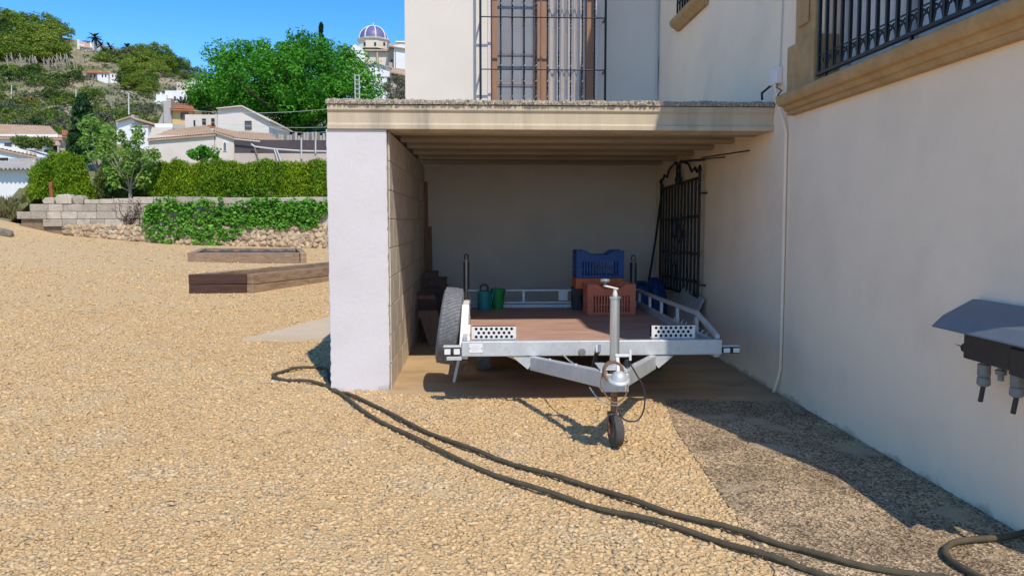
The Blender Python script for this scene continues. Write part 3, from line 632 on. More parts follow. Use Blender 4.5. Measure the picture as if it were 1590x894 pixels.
q = MB(); q.bar(lp, lt, .030, .030, (0, 1, 0)); bl = q.build('brake_lever', M['black_iron'], tr, bevel=.006)
q = MB(); q.bar(lt + Vector((-.004, 0, -.03)), lt + Vector((.003, -.012, .0)), .034, .034, (0, 1, 0)); q.build('lever_grip', M['rust'], bl, bevel=.006)
q = MB(); q.box(lt.x - .018, lt.x + .018, lt.y - .03, lt.y - .02, lt.z - .02, lt.z + .03); q.build('lever_tab', M['galv_white'], bl, bevel=.003)
q = MB(); q.tube([lp, lp + Vector((-.06, .2, -.04)), Vector((.70, 5.7, .45)), Vector((.68, 5.97, .45))], .007, 6); q.build('brake_rod', M['tube'], tr, smooth=True)
# spare wheel on the left flank
def tyre(c, r, w, Mw, name, par, rim=True, tread=True):
    q = MB(); h = w / 2
    q.lathe([(r * .62, -h * .86), (r * .78, -h), (r * .92, -h * .93), (r * .985, -h * .72), (r * 1.0, -h * .42), (r * 1.003, 0), (r * 1.0, h * .42), (r * .985, h * .72), (r * .92, h * .93), (r * .78, h), (r * .62, h * .86)], c, Mw, 56)
    o = q.build(name, M['rubber'], par, smooth=True)
    if tread:
        q = MB(); n = 64
        for k in range(n):
            for lane, (a, b_) in enumerate(((-.80, -.46), (-.42, -.15), (-.11, .11), (.15, .42), (.46, .80))):
                t0 = 2 * math.pi * (k + (.5 if lane % 2 else 0)) / n; t1 = t0 + 2 * math.pi / n * .88
                vs = []
                for rr2 in (r * .985, r * 1.018 - (.010 * r if abs(a + b_) > 1 else 0)):
                    for t in (t0, t1):
                        for zz in (a * h, b_ * h):
                            tt = t + (.03 if zz == a * h else 0)
                            vs.append(Vector(c) + Mw @ Vector((rr2 * math.cos(tt), rr2 * math.sin(tt), zz)))
                q.add(vs, [(0, 1, 3, 2), (4, 6, 7, 5), (0, 4, 5, 1), (1, 5, 7, 3), (3, 7, 6, 2), (2, 6, 4, 0)])
        t_ = q.build('tread', M['rubber'], o); t_['kind'] = 'stuff'
    if rim:
        q = MB(); q.lathe([(0, -.02), (r * .3, -.02), (r * .36, h * .2), (r * .52, h * .5), (r * .60, h * .88), (r * .63, h * .86), (r * .62, -h * .86), (r * .5, -h * .6), (0, -.06)], c, Mw, 32); q.build('rim', M['galv'], o, smooth=True)
    return o
Ms = Matrix.Rotation(R(8), 3, 'Y') @ Matrix.Rotation(R(90), 3, 'Y')
tyre((-.262, 6.54, .612), .335, .185, Ms, 'spare_wheel', tr)
q = MB(); q.bar((-.135, 6.03, .52), (-.118, 6.30, .82), .012, .06, (1, 0, 0)); q.bar((-.118, 6.30, .82), (-.112, 6.56, .83), .012, .05, (1, 0, 0)); q.bar((-.108, 6.06, .48), (-.10, 6.24, .66), .010, .05, (1, 0, 0)); q.build('spare_wheel_bracket', M['galv_white'], tr, bevel=.003)
for x in (-.02, 1.76):
    tyre((x + .06, 7.55, .20), .20, .155, Matrix.Rotation(R(90), 3, 'Y'), 'wheel', tr, tread=False)
q = MB(); q.box(.05, 1.8, 7.52, 7.58, .17, .23); q.build('axle', M['galv'], tr)
# prop stands
q = MB(); q.bar((-.17, 6.93, .36), (-.245, 6.98, .008), .028, .028, (0, 1, 0)); q.build('prop_stand', M['galv_white'], tr, bevel=.003)
q = MB(); q.box(-.29, -.10, 7.05, 7.2, .09, .20); q.build('stand_box', M['rust'], tr, bevel=.006)
for px, zt in ((724, 1.09), (986, 1.07)):
    x = at(px, 440, 9.1).x
    q = MB(); q.lathe([(.028, 0), (.028, zt - .40), (.03, zt - .395), (.012, zt - .39)], (x, 9.22, .36), None, 14); ps = q.build('prop_stand', M['tube'], tr, smooth=True)
    q = MB(); q.tube([(x - .022, 9.22, zt - .05), (x - .022, 9.22, zt + .0)] + [Vector(p) for p in arc((x, 9.22, zt + .01), .022, 180, 0, 8)] + [(x + .022, 9.22, zt - .05)], .007, 6); q.build('grip', M['black_iron'], ps, smooth=True)
    q = MB(); q.box(x - .036, x - .02, 9.185, 9.25, .42, zt - .06); q.box(x + .024, x + .036, 9.185, 9.25, .42, zt - .06); q.build('sleeve', M['black_iron'], ps)
q = MB(); q.box(.985, 1.10, TB + .008, TB + .018, .545, .665); q.build('rear_plate', M['galv_white'], tr, bevel=.003)

# ------------------------------------------------------------ crates, can and bucket on the deck
def crate(name, label, c, w, d, h, m, notch=True, nslot=13):
    t = thing(name, label, 'crate', c, 'harvest crates on the trailer deck'); cx, cy, cz = c; T = .008
    hh = h - (.055 if notch else .0)
    def side(along, pos, L, inv):
        q = MB()
        def bx(a0, a1, z0, z1, dd=0):
            if along == 'x': q.box(cx + a0, cx + a1, pos - T / 2 - dd, pos + T / 2 + dd, cz + z0, cz + z1)
            else: q.box(pos - T / 2 - dd, pos + T / 2 + dd, cy + a0, cy + a1, cz + z0, cz + z1)
        L2 = L / 2
        bx(-L2, L2, .004, .035, .003); zt = hh - .075
        zr = [(.035, zt * .52), (zt * .52 + .012, zt)]
        bx(-L2 + .06, L2 - .06, zt * .52, zt * .52 + .012); bx(-L2 + .06, L2 - .06, zt, hh - .03)
        bx(-L2 + .06, L2 - .06, hh - .03, hh, .004)
        bx(-L2, -L2 + .06, .035, hh); bx(L2 - .06, L2, .035, hh)
        wid = (L - .12) / nslot
        for z0, z1 in zr:
            for i in range(nslot + 1):
                x = -L2 + .06 + i * wid; bx(max(x - wid * .26, -L2 + .06), min(x + wid * .26, L2 - .06), z0, z1)
        if notch:                                     # raised corners
            for s_ in (-1, 1):
                a = s_ * L2; p = [(a, hh), (a - s_ * .17 * L / .5, hh), (a - s_ * .10 * L / .5, h), (a, h)]
                if along == 'x': q.prism([(cx + u, pos - T / 2, cz + v) for u, v in p], (0, T, 0))
                else: q.prism([(pos - T / 2, cy + u, cz + v) for u, v in p], (T, 0, 0))
        return q.build('side', m, t)
    side('x', cy - d / 2, w, 0); side('x', cy + d / 2, w, 1); side('y', cx - w / 2, d - .02, 0); side('y', cx + w / 2, d - .02, 1)
    q = MB(); q.box(cx - w / 2 + .006, cx + w / 2 - .006, cy - d / 2 + .006, cy + d / 2 - .006, cz + .001, cz + .010); q.build('bottom', m, t)
    return t
pf = at(950, 488, 8.3)
crate('harvest_crate', 'terracotta plastic crate with slotted sides in front of the stack', (pf.x, 8.5, DZ + .001), .55, .36, .355, M['orange_plastic'])
sx = at(929, 440, 8.95).x
crate('harvest_crate', 'black crate at the bottom of the stack, behind the terracotta crate', (sx - .02, 9.0, DZ + .001), .57, .36, .255, M['black_plastic'], False)
crate('harvest_crate', 'orange crate between the black crate and the blue crate', (sx - .005, 9.0, DZ + .257), .57, .37, .125, M['orange2'], False)
crate('harvest_crate', 'dark blue crate on top of the stack', (sx, 9.0, DZ + .383), .57, .37, .335, M['blue_plastic'])
pc = at(752, 480, 8.85)
wc = thing('watering_can', 'teal plastic watering can standing on the rear of the deck', 'watering can', (pc.x, 8.9, DZ))
q = MB(); q.lathe([(0, 0), (.075, 0), (.080, .02), (.082, .20), (.078, .225), (.05, .238), (.0, .24)], (pc.x, 8.9, DZ), None, 20); q.build('body', M['teal'], wc, smooth=True)
q = MB(); q.tube([(pc.x - .045, 8.9, DZ + .235), (pc.x - .045, 8.9, DZ + .28), (pc.x - .02, 8.9, DZ + .305), (pc.x + .025, 8.9, DZ + .305), (pc.x + .045, 8.9, DZ + .28), (pc.x + .045, 8.9, DZ + .235)], .010, 8); q.build('handle', M['black_plastic'], wc, smooth=True)
q = MB(); q.tube([(pc.x + .07, 8.9, DZ + .06), (pc.x + .10, 8.88, DZ + .16), (pc.x + .115, 8.86, DZ + .24), (pc.x + .125, 8.85, DZ + .27)], [.016, .013, .011, .016], 8); q.build('spout', M['teal'], wc, smooth=True)
pb = at(771, 480, 8.85)
bk = thing('bucket', 'green plastic bucket beside the teal watering can', 'bucket', (pb.x + .02, 9.0, DZ))
q = MB(); q.lathe([(0, .002), (.065, .002), (.085, .235), (.091, .235), (.091, .245), (.08, .245), (.06, .01), (0, .01)], (pb.x + .02, 9.0, DZ), None, 20); q.build('body', M['green_plastic'], bk, smooth=True)
q = MB(); q.tube(arc((pb.x + .02, 9.0, DZ + .23), .092, 0, -60, 6, (1, 0, 0), (0, .6, .8)) + arc((pb.x + .02, 9.0, DZ + .23), .092, -60, -180, 8, (1, 0, 0), (0, .6, .8)), .004, 5); q.build('handle', M['black_iron'], bk)

# ------------------------------------------------------------ things stored in the garage
zs = 0.40; y = 10.25
for i, (wd, hh, dx) in enumerate(((.30, .12, 0), (.31, .12, .005), (.30, .11, -.005), (.17, .09, -.06))):
    lab = ['brown cardboard box at the foot of the stack in the back left corner', 'brown cardboard box second from the bottom in the back left stack', 'brown cardboard box third from the bottom in the back left stack', 'small dark box on top of the brown boxes in the back left corner'][i]
    t = thing('cardboard_box', lab, 'box', (-.60 + dx, y, zs), 'boxes stacked in the back left corner')
    q = MB(); q.box(-.60 + dx - wd / 2, -.60 + dx + wd / 2, y - .15, y + .15, zs, zs + hh - .022); q.build('carton', M['brown_box'], t, bevel=.004)
    q = MB(); q.box(-.60 + dx - wd / 2 - .006, -.60 + dx + wd / 2 + .006, y - .156, y + .156, zs + hh - .021, zs + hh - .001); q.build('lid', M['brown_box'], t, bevel=.003)
    zs += hh
t = thing('wooden_chest', 'dark red wooden chest under the brown boxes', 'chest', (-.56, 10.2, .006))
q = MB(); q.box(-.79, -.33, 9.98, 10.45, .008, .355); q.build('body', M['dark_red'], t, bevel=.006)
q = MB(); q.box(-.795, -.325, 9.975, 10.455, .357, .398); q.build('lid', M['dark_red'], t, bevel=.006)
for i in range(3):
    q = MB(); q.box(-.785, -.335, 9.968, 9.979, .03 + i * .11, .12 + i * .11); q.build('board', M['dark_red'], t, bevel=.003)
for i, (x, lean, hh, yy, lab) in enumerate(((-.74, .05, .62, 9.5, 'dark red board leaning by the block wall behind the spare wheel'), (-.66, .09, .42, 9.2, 'short brown board leaning in front of the dark red one'))):
    t = thing('leaning_board', lab, 'board', (x, yy, .006))
    q = MB(); q.prism([(x - .02 - lean, yy, hh), (x + .22 - lean, yy, hh), (x + .24 + lean, yy - .18, .008), (x + lean - .05, yy - .18, .008)], (0, .022, .003)); q.build('panel', M['dark_red'] if i == 0 else M['plank'], t, bevel=.004)
    q = MB(); q.prism([(x - .02 - lean, yy - .004, hh - .04), (x + .22 - lean, yy - .004, hh - .04), (x + .22 - lean, yy - .012, hh - .09), (x - .02 - lean, yy - .012, hh - .09)], (0, -.014, .0)); q.build('batten', M['plank'], t)
for i, (x, y_, hh, lab) in enumerate(((-.755, 10.82, 2.1, 'tall reddish plank standing against the back left corner'), (-.705, 10.9, 1.45, 'shorter reddish plank beside the tall one in the back left corner'))):
    t = MB(); t.bar((x, y_, .008), (x - .02, y_ + .06, hh), .05, .03, (0, 1, 0)); tag(rebase(t.build('plank', M['plank'], bevel=.003), (x, y_, .008)), lab, 'plank', 'planks in the back left corner')
# old iron gate hanging on the side wall
gate = thing('iron_gate', 'old black wrought iron gate hung against the side wall in the garage', 'gate', (2.57, 9.5, .59))
def gp(s_, z, x=2.585): return Vector((x, 10.46 - s_ * 1.84, z))
q = MB()
zb = lambda s_: .60 + .045 * s_
zt = lambda s_: 1.98 + .06 * s_
for s_ in (0, 1): q.bar(gp(s_, zb(s_) - .02), gp(s_, zt(s_) + .07), .03, .03, (1, 0, 0))
for f in (.0, .12, .36, .68, 1.0): q.bar(gp(0, zb(0) + (zt(0) - zb(0)) * f), gp(1, zb(1) + (zt(1) - zb(1)) * f), .012, .034)
q.build('frame', M['black_iron'], gate, bevel=.003)
for i in range(1, 12):
    s_ = i / 12; q = MB(); q.bar(gp(s_, zb(s_)), gp(s_, zt(s_)), .022, .026, (1, 0, 0)); q.build('bar', M['black_iron'], gate)
for a, b_, c_ in ((.06, .42, 1), (.94, .56, -1)):
    q = MB(); pts = [gp(a, 2.11), gp(a + c_ * .04, 2.17), gp(a + c_ * .12, 2.13), gp((a + b_) / 2, 2.20 + .03), gp(b_, 2.30), gp(b_ + c_ * .04, 2.26), gp(b_ + c_ * .03, 2.06)]
    q.tube(pts, .016, 6); q.build('scroll', M['black_iron'], gate, smooth=True)
for s_, z0, z1 in ((.49, 1.98, 2.16), (.42, 1.30, 1.62), (.55, 1.25, 1.5), (.42, .75, 1.0)):
    q = MB(); q.lathe([(0, 0), (.035, .03), (.05, .5 * (z1 - z0)), (.03, .8 * (z1 - z0)), (0, z1 - z0)], gp(s_, z0), None, 8); q.build('ornament', M['black_iron'], gate, smooth=True)
for s_ in (0.0, 1.0):
    q = MB(); q.lathe([(.01, 0), (.03, .03), (.02, .07), (0, .10)], gp(s_, zt(s_) + .06), None, 8); q.build('finial', M['black_iron'], gate, smooth=True)
for z in (.78, 1.86):
    q = MB(); q.bar(gp(1.0, z), gp(1.0, z) + Vector((.08, -.07, 0)), .03, .02); q.build('hinge_pin', M['black_iron'], gate)
t = MB(); t.tube([gp(-.02, .45, 2.4), gp(.0, 1.3, 2.52), gp(.02, 2.05, 2.60)], .016, 8); tag(rebase(t.build('iron_rod', M['black_iron'], smooth=True), gp(-.02, .45, 2.4)), 'thin black iron rod leaning against the hanging gate', 'rod')
t = thing('board', 'pale grey board leaning on the side wall behind the trailer rail', 'board', (2.4, 8.9, .006))
q = MB(); q.prism([(2.30, 9.3, .008), (2.30, 8.4, .008), (2.60, 8.45, .62), (2.60, 8.9, .69), (2.58, 9.25, .69)], (.02, 0, .004)); q.build('panel', M['grey_wall'], t, bevel=.003)
q = MB(); q.bar((2.345, 8.5, .10), (2.345, 9.2, .10), .02, .03); q.build('batten', M['grey_wall'], t)
def sack(name, label, c, sx_, sy_, sz_, seed):
    r_ = random.Random(seed); prof = [(.0, .0), (.85, .02), (1, .3), (.95, .65), (.6, .9), (.2, .97), (.25, 1.0), (0, 1.0)]
    q = MB(); q.lathe([(a * sx_, b * sz_) for a, b in prof], c, None, 18); o = q.build(name, M['blue_plastic'], smooth=True)
    for v in o.data.vertices:
        d = Vector(v.co) - Vector(c); a = math.atan2(d.y, d.x)
        v.co.x += .03 * math.sin(3 * a + seed) * d.z / sz_; v.co.y += .03 * math.cos(4 * a + seed + d.z * 9)
    return tag(rebase(o, c), label, 'sack', 'blue sacks behind the trailer')
sack('blue_sack', 'rounded blue sack behind the trailer rail, left of the iron rod', (2.18, 9.85, .006), .17, .15, .72, 1)
sack('blue_sack', 'blue sack standing right of the iron rod, behind the grey board', (2.44, 10.15, .006), .16, .15, .74, 3)

# ------------------------------------------------------------ grey hooded connection box on the side wall
ub = thing('connection_box', 'black electrical connection box under a sloping grey metal hood', 'electrical box', (2.66, 3.3, .8))
q = MB()
prof = [(2.655, 1.128), (2.62, 1.130), (2.46, 1.045), (2.405, .993), (2.40, .985), (2.407, .982), (2.465, 1.036), (2.62, 1.120), (2.655, 1.118)]
q.prism([(x, 2.78, z) for x, z in prof], (0, 1.02, 0)); q.build('hood', M['hood'], ub, bevel=.003)
q = MB(); q.box(2.52, 2.655, 2.84, 3.66, .92, 1.06); q.build('back_plate', M['white_plastic'], ub)
q = MB(); q.box(2.47, 2.60, 2.86, 3.64, .845, .975); q.box(2.46, 2.602, 3.10, 3.30, .83, .96); q.build('terminal_block', M['black_plastic'], ub, bevel=.008)
q = MB(); My = Matrix.Rotation(R(-90), 3, 'X'); q.lathe([(.022, 0), (.026, .02), (.026, .07), (.02, .08), (.0, .08)], (2.53, 3.64, .885), My, 14); q.tube([(2.53, 3.70, .885), (2.53, 3.79, .89)], [.006, .001], 6); q.build('side_gland', M['black_plastic'], ub, smooth=True)
for yy, L_, kk in ((3.56, 1.0, 1), (3.44, .45, 0), (3.33, 1.0, 1), (3.18, .45, 0), (3.06, 1.0, 1), (2.93, 1.0, 1)):
    x = 2.53
    q = MB()
    if kk: q.lathe([(.02, 0), (.02, -.015), (.030, -.018), (.030, -.075), (.025, -.08), (.03, -.085), (.032, -.118), (.022, -.128), (0, -.128)], (x, yy, .845), None, 14)
    else: q.lathe([(.016, 0), (.016, -.02), (.026, -.024), (.024, -.045), (.014, -.05), (.014, -.075), (0, -.075)], (x, yy, .845), None, 12)
    gl = q.build('cable_gland', M['grey_plastic'], ub, smooth=True)
    if kk: q = MB(); q.tube([(x, yy, .72), (x - .006, yy + .01, .635)], .0115, 10); q.build('cable_end', M['black_plastic'], gl, smooth=True)

# ------------------------------------------------------------ hoses on the ground
def gpt(px, py, z=.028):
    d = _F + _R * ((px - CXP) / FPX) - _U * ((py - CYP) / FPX); t = (z - EYE) / d.z; return Vector((d.x * t, d.y * t, z))
h1 = [(1500, 908), (1420, 891), (1300, 868), (1230, 849), (1150, 825), (1050, 797), (960, 769), (900, 750), (830, 729), (760, 708), (700, 684), (640, 660), (585, 630), (545, 614), (520, 605), (508, 594), (509, 578), (502, 571), (470, 570), (440, 576), (424, 583), (440, 589), (480, 592), (515, 601), (560, 636), (620, 667), (700, 707), (800, 748), (900, 779), (1000, 804), (1100, 834), (1200, 864), (1270, 889), (1330, 912)]
pts = smooth_path([gpt(*p) for p in h1], 7); rh = random.Random(5)
for i, p in enumerate(pts): p.z += .006 * math.sin(i * .5) + rh.uniform(-.002, .002); p.x += .006 * math.sin(i * .31); p.y += .008 * math.sin(i * .43)
q = MB(); q.tube(pts, .0150, 10); o = q.build('hose', M['hose'], smooth=True); tag(rebase(o, tuple(pts[100])), 'long brown irrigation hose doubled back past the pillar across the gravel', 'hose')
h2 = [(1640, 812), (1590, 826), (1560, 833), (1500, 838), (1476, 844), (1467, 856), (1476, 869), (1500, 884), (1540, 905)]
pts = smooth_path([gpt(*p, .03) for p in h2], 7)
q = MB(); q.tube(pts, .0150, 10); o = q.build('hose', M['hose'], smooth=True); tag(rebase(o, tuple(pts[20])), 'brown hose end curling along the foot of the house wall', 'hose')

# ------------------------------------------------------------ leaves
def leaf_cloud(centres, radii, counts, size, seed, aspect=.55, up=.0, droop=0, squash=1.0, shell=.55, vert=0, nz=.7):
    """leaf quads scattered through clumps; returns vertices, faces, tint (random leaf by leaf)"""
    r = np.random.default_rng(seed); C = np.repeat(np.asarray(centres, float), counts, 0); Rd = np.repeat(np.asarray(radii, float), counts)
    n = len(C); d = r.normal(size=(n, 3)); d /= np.linalg.norm(d, axis=1)[:, None]
    rad = Rd * (shell + (1 - shell) * r.uniform(0, 1, n) ** .5) * r.uniform(.75, 1.12, n)
    P = C + d * rad[:, None] * np.array([1, 1, squash])
    nrm = d * .8 + r.normal(size=(n, 3)) * nz + np.array([0, 0, up]); nrm /= np.linalg.norm(nrm, axis=1)[:, None]
    a = r.normal(size=(n, 3)) + np.array([0, 0, vert * 3.0])
    a -= nrm * (a * nrm).sum(1)[:, None] * (0 if vert > .9 else 1); a /= np.linalg.norm(a, axis=1)[:, None]
    b = np.cross(nrm, a); b /= np.linalg.norm(b, axis=1)[:, None] + 1e-9
    L = size * r.uniform(.65, 1.3, n)[:, None]; wv = L * aspect
    fold = nrm * L * .18
    V = np.stack([P - a * L * .5, P + b * wv * .5 + fold * .6, P + a * L * .5 - fold * droop, P - b * wv * .5 + fold * .6], 1)
    F = np.arange(4 * n).reshape(n, 4)
    t = np.clip(np.repeat(r.normal(.5, .22, n), 4), 0, 1)
    return V.reshape(-1, 3), F, t
def crown_points(c, rad, n, seed, low=-.5, jitter=.12):
    r = np.random.default_rng(seed); out = []
    while len(out) < n:
        d = r.normal(size=3); d /= np.linalg.norm(d)
        if d[2] < low: continue
        k = r.uniform(.62, 1.0) ** .6 + r.normal(0, jitter * .4); out.append(np.array(c) + d * np.array(rad) * k)
    return np.array(out)
def limbs(q, base, top, r0, targets, rng_):
    base = Vector(base); top = Vector(top)
    q.tube([base, base.lerp(top, .5) + Vector((r0 * .4, 0, 0)), top], [r0 * 1.25, r0 * .9, r0 * .65], 9)
    for t in targets:
        t = Vector(t); s_ = base.lerp(top, rng_.uniform(.6, 1.0)); mdl = s_.lerp(t, .5) + Vector((0, 0, -.06 * (t - s_).length))
        q.tube([s_, mdl, t], [r0 * .5, r0 * .3, r0 * .08], 6)
def tree(name, label, cat, base, trunk_h, r0, c, rad, nclump, rclump, per, leaf, m, seed, group=None, low=-.5, trunk=None, squash=.8, **kw):
    t = thing(name, label, cat, base, group); rr = random.Random(seed); base = Vector(base)
    cp = crown_points(c, rad, nclump, seed, low)
    q = MB(); limbs(q, base, base + Vector((0, 0, trunk_h)), r0, [cp[i] for i in range(0, len(cp), max(1, len(cp) // 9))], rr); q.build('trunk', M[trunk or 'trunk'], t, smooth=True)
    V, F, tn = leaf_cloud(cp, np.random.default_rng(seed).uniform(.7, 1.25, len(cp)) * rclump, per, leaf, seed, squash=squash, **kw)
    link('crown', np_mesh('crown', V - np.array(base), F, m, tn), t); return t

# ------------------------------------------------------------ retaining wall at the end of the yard
WY = 30.3
wall = thing('retaining_wall', 'low retaining wall of grey concrete blocks on a rough stone base', 'wall', (-12, WY, .4))
wx = lambda px: at(px, 340, WY).x
q = MB(); q.box(wx(134), 1.0, WY + .10, WY + .55, -.3, 2.30); q.box(wx(30), wx(134), WY + .12, WY + .5, .2, 1.70); q.box(wx(50), wx(134), WY + .12, WY + .5, 1.7, 2.15); q.build('core', M['earth'], wall)
rb = random.Random(21); courses = [1.27, 1.57, 1.87, 2.17, 2.455]
for ci in range(4):
    x = wx((66, 26, 46, 131)[ci])
    while x < .5:
        L_ = rb.choice([.62, .75, .80, .55]); dz = (.012 * math.sin(x * .8) + rb.uniform(-.012, .012)) if ci == 3 else 0; dy = rb.uniform(-.015, .015)
        sag = -.10 * math.exp(-((x - wx(140)) / 1.3) ** 2) if ci == 3 else 0
        q = MB(); q.box(x + .005, x + L_ - .005, WY + dy, WY + .40, courses[ci] + .005, courses[ci + 1] - .005 + dz + sag); q.build('block', M['wall_block'], wall, bevel=.022, seg=2)
        x += L_
for pa, pb_, z0, z1, dy in ((66, 86, 2.172, 2.44, -.02), (86, 113, 2.172, 2.56, -.03), (113, 131, 2.172, 2.52, .0)):
    q = MB(); x0, x1 = wx(pa) + .01, wx(pb_) - .01
    q.prism([(x0 + .06, WY + dy, z0), (x1 - .02, WY + dy, z0), (x1, WY + dy, z0 + (z1 - z0) * .6), (x1 - .10, WY + dy, z1), (x0 + .12, WY + dy, z1 - .02), (x0, WY + dy, z0 + (z1 - z0) * .5)], (0, .42, 0)); q.build('capstone', M['wall_block'], wall, bevel=.03)
# rough stones under the blocks
stone_me = []
for k in range(7):
    r = np.random.default_rng(100 + k); bm = bmesh.new(); bmesh.ops.create_icosphere(bm, subdivisions=1, radius=1)
    for v in bm.verts: v.co *= r.uniform(.72, 1.12); v.co.x = math.copysign(abs(v.co.x) ** .75, v.co.x); v.co.z = math.copysign(abs(v.co.z) ** .75, v.co.z)
    me = bpy.data.meshes.new('rubble_stone'); bm.to_mesh(me); bm.free(); me.materials.append(M['rubble']); stone_me.append(me)
cnt = 0; x = wx(100)
zz_top = 1.30
def face_y(z): return WY - .06 - max(0, (1.27 - z)) * .22
x = wx(108)
while x < wx(512) + .4:
    g0 = float(gz(x, WY - .3)); z = g0 + .02; colw = rb.uniform(.22, .34)
    while z < zz_top - .06:
        h = min(rb.uniform(.14, .24), zz_top + .02 - z)
        if h < .08: break
        if cnt < 296:
            o = link('stone', stone_me[rb.randrange(7)], wall)
            o.location = Vector((x + rb.uniform(-.06, .06), face_y(z + h / 2) + rb.uniform(-.04, .05), z + h / 2)) - ORG[wall.name]
            o.scale = (colw * rb.uniform(.5, .8), rb.uniform(.13, .22), h * rb.uniform(.5, .75)); o.rotation_euler = (rb.uniform(-.3, .3), rb.uniform(-.7, .7), rb.uniform(-.4, .4)); cnt += 1
        z += h
    x += colw
r = np.random.default_rng(55); n = 1000; X = r.uniform(wx(104), wx(560), n); g0 = gz(X, np.full(n, WY - .3)); Z = g0 + r.uniform(-.02, 1, n) * (1.30 - g0); Yf = np.array([face_y(z) for z in Z]) + r.uniform(-.02, .06, n)
V = corner[None] * np.stack([r.uniform(.05, .13, n), r.uniform(.05, .10, n), r.uniform(.04, .10, n)], -1)[:, None, :] * (1 + r.uniform(-.4, .35, (n, 8, 3))); an = r.normal(0, .7, n); cc2, ss2 = np.cos(an)[:, None], np.sin(an)[:, None]
V = np.stack([V[..., 0] * cc2 - V[..., 2] * ss2 + X[:, None], V[..., 1] + Yf[:, None], V[..., 0] * ss2 + V[..., 2] * cc2 + Z[:, None]], -1) - np.array(ORG[wall.name])
link('small_stones', np_mesh('small_stones', V.reshape(-1, 3), (F6[None] + (np.arange(n) * 8)[:, None, None]).reshape(-1, 4), M['rubble'], np.repeat(r.uniform(0, 1, n), 8)), wall)['kind'] = 'stuff'
q = MB(); q.prism([(wx(100), face_y(1.27) + .10, 1.29), (wx(100), face_y(0.2) + .12, -.2), (wx(100), WY + .2, -.2), (wx(100), WY + .2, 1.29)], (wx(560) - wx(100) + .5, 0, 0)); q.build('base_fill', M['earth'], wall)
# dry creeper stems
q = MB(); rc = random.Random(3); p0 = at(204, 350, WY - .03)
for k in range(9):
    p = Vector(p0); pts = [p.copy()]
    for i in range(6): p = p + Vector((rc.uniform(-.16, .16) + (k - 4) * .02, rc.uniform(-.03, .02), rc.uniform(.05, .2))); pts.append(p.copy())
    q.tube(pts, [.016, .014, .012, .010, .008, .006, .004], 5)
q.v = [tuple(v) for v in q.v]; o = q.build('dry_creeper', M['dryvine'], smooth=True)
V, F, tn = leaf_cloud([np.array(p0) + np.array([rc.uniform(-.4, .45), -.06, rc.uniform(.0, 1.0)]) for _ in range(22)], [.13] * 22, 14, .07, 4)
tag(rebase(o, tuple(p0)), 'withered brown creeper on the bare blocks left of the ivy', 'creeper'); lf = link('leaves', np_mesh('leaves', V - np.array(p0), F, M['dryvine'], tn), o); lf['kind'] = 'stuff'
# ivy
ctr = []; ri = np.random.default_rng(9)
edge_lo = [(228, 358), (238, 372), (248, 382), (262, 384), (272, 372), (290, 365), (310, 378), (318, 384), (335, 384), (350, 374), (372, 366), (376, 356), (400, 353), (440, 354), (456, 350), (468, 354), (478, 357), (490, 352), (497, 342), (507, 328), (509, 322)]
ex = [p[0] for p in edge_lo]; ey = [p[1] for p in edge_lo]
while len(ctr) < 620:
    px = ri.uniform(226, 509); lo_ = np.interp(px, ex, ey); hi_ = 311 + 3.0 * math.sin(px * .09) + 2.5 * math.sin(px * .23) + (6 if 452 < px < 459 else 0); 
    py = ri.uniform(hi_, lo_)
    if 453 < px < 458 and py > 322 and ri.uniform() < .8: continue
    p = at(px, py, WY - .10); p.y = min(WY - .05, face_y(p.z) - .06) - ri.uniform(0, .13); ctr.append(tuple(p))
V, F, tn = leaf_cloud(ctr, [.14] * len(ctr), 17, .12, 5, aspect=.95, up=.9, shell=.2)
base = (wx(370), WY - .1, .45)
iv = thing('ivy', 'bright green ivy hanging over the block wall above the sleepers', 'ivy', base)
link('leaves', np_mesh('leaves', V - np.array(base), F, M['ivy'], tn), iv)['kind'] = 'stuff'
q = MB()
for px in (250, 315, 332, 380, 470): q.tube([at(px, 383, WY - .12), at(px + 5, 350, WY - .08), at(px - 4, 315, WY - .05)], .014, 5)
iv_s = q.build('stems', M['trunk'], iv); iv_s['kind'] = 'stuff'

# ------------------------------------------------------------ sleeper beds
def bed(label, corners, z0, layers, h, wd, mats, grp):
    t = thing('raised_bed', label, 'raised bed', (*corners[0], z0), grp); n = len(corners)
    for l in range(layers):
        for i in range(n):
            a = Vector((*corners[i], z0 + h * (l + .5) + .002 * l)); b_ = Vector((*corners[(i + 1) % n], z0 + h * (l + .5) + .002 * l)); d = (b_ - a).normalized()
            ea, eb = ((-.48, -.52), (-.48, .48), (.52, -.52), (-.48, -.52))[i]; a = a + d * (wd * ea); b_ = b_ + d * (wd * eb)
            q = MB(); q.bar(a, b_, wd, h - .006); o = q.build('sleeper', mats[i] , t, bevel=.012)
            for v in o.data.vertices: v.co += Vector((random.uniform(-.008, .008), random.uniform(-.008, .008), random.uniform(-.006, .006)))
    return t
zb1 = float(gz(-4.5, 15)) - .03
bed('raised bed of old railway sleepers with a dark stained end, nearest the garage', [(-5.72, 15.08), (-4.58, 15.08), (-2.62, 19.2), (-3.85, 19.4)], zb1, 2, .205, .17, [M['sleeper_dark'], M['sleeper'], M['sleeper'], M['sleeper']], 'sleeper beds in the yard')
q = MB(); q.prism([(-5.6, 15.2, zb1), (-4.65, 15.2, zb1), (-2.75, 19.1, zb1), (-3.8, 19.3, zb1)], (0, 0, .30)); o = q.build('soil', M['earth']); o.parent = bpy.data.objects['raised_bed']; o.data.transform(Matrix.Translation((5.72, -15.08, -zb1)))
zb2 = float(gz(-6.8, 22)) - .02
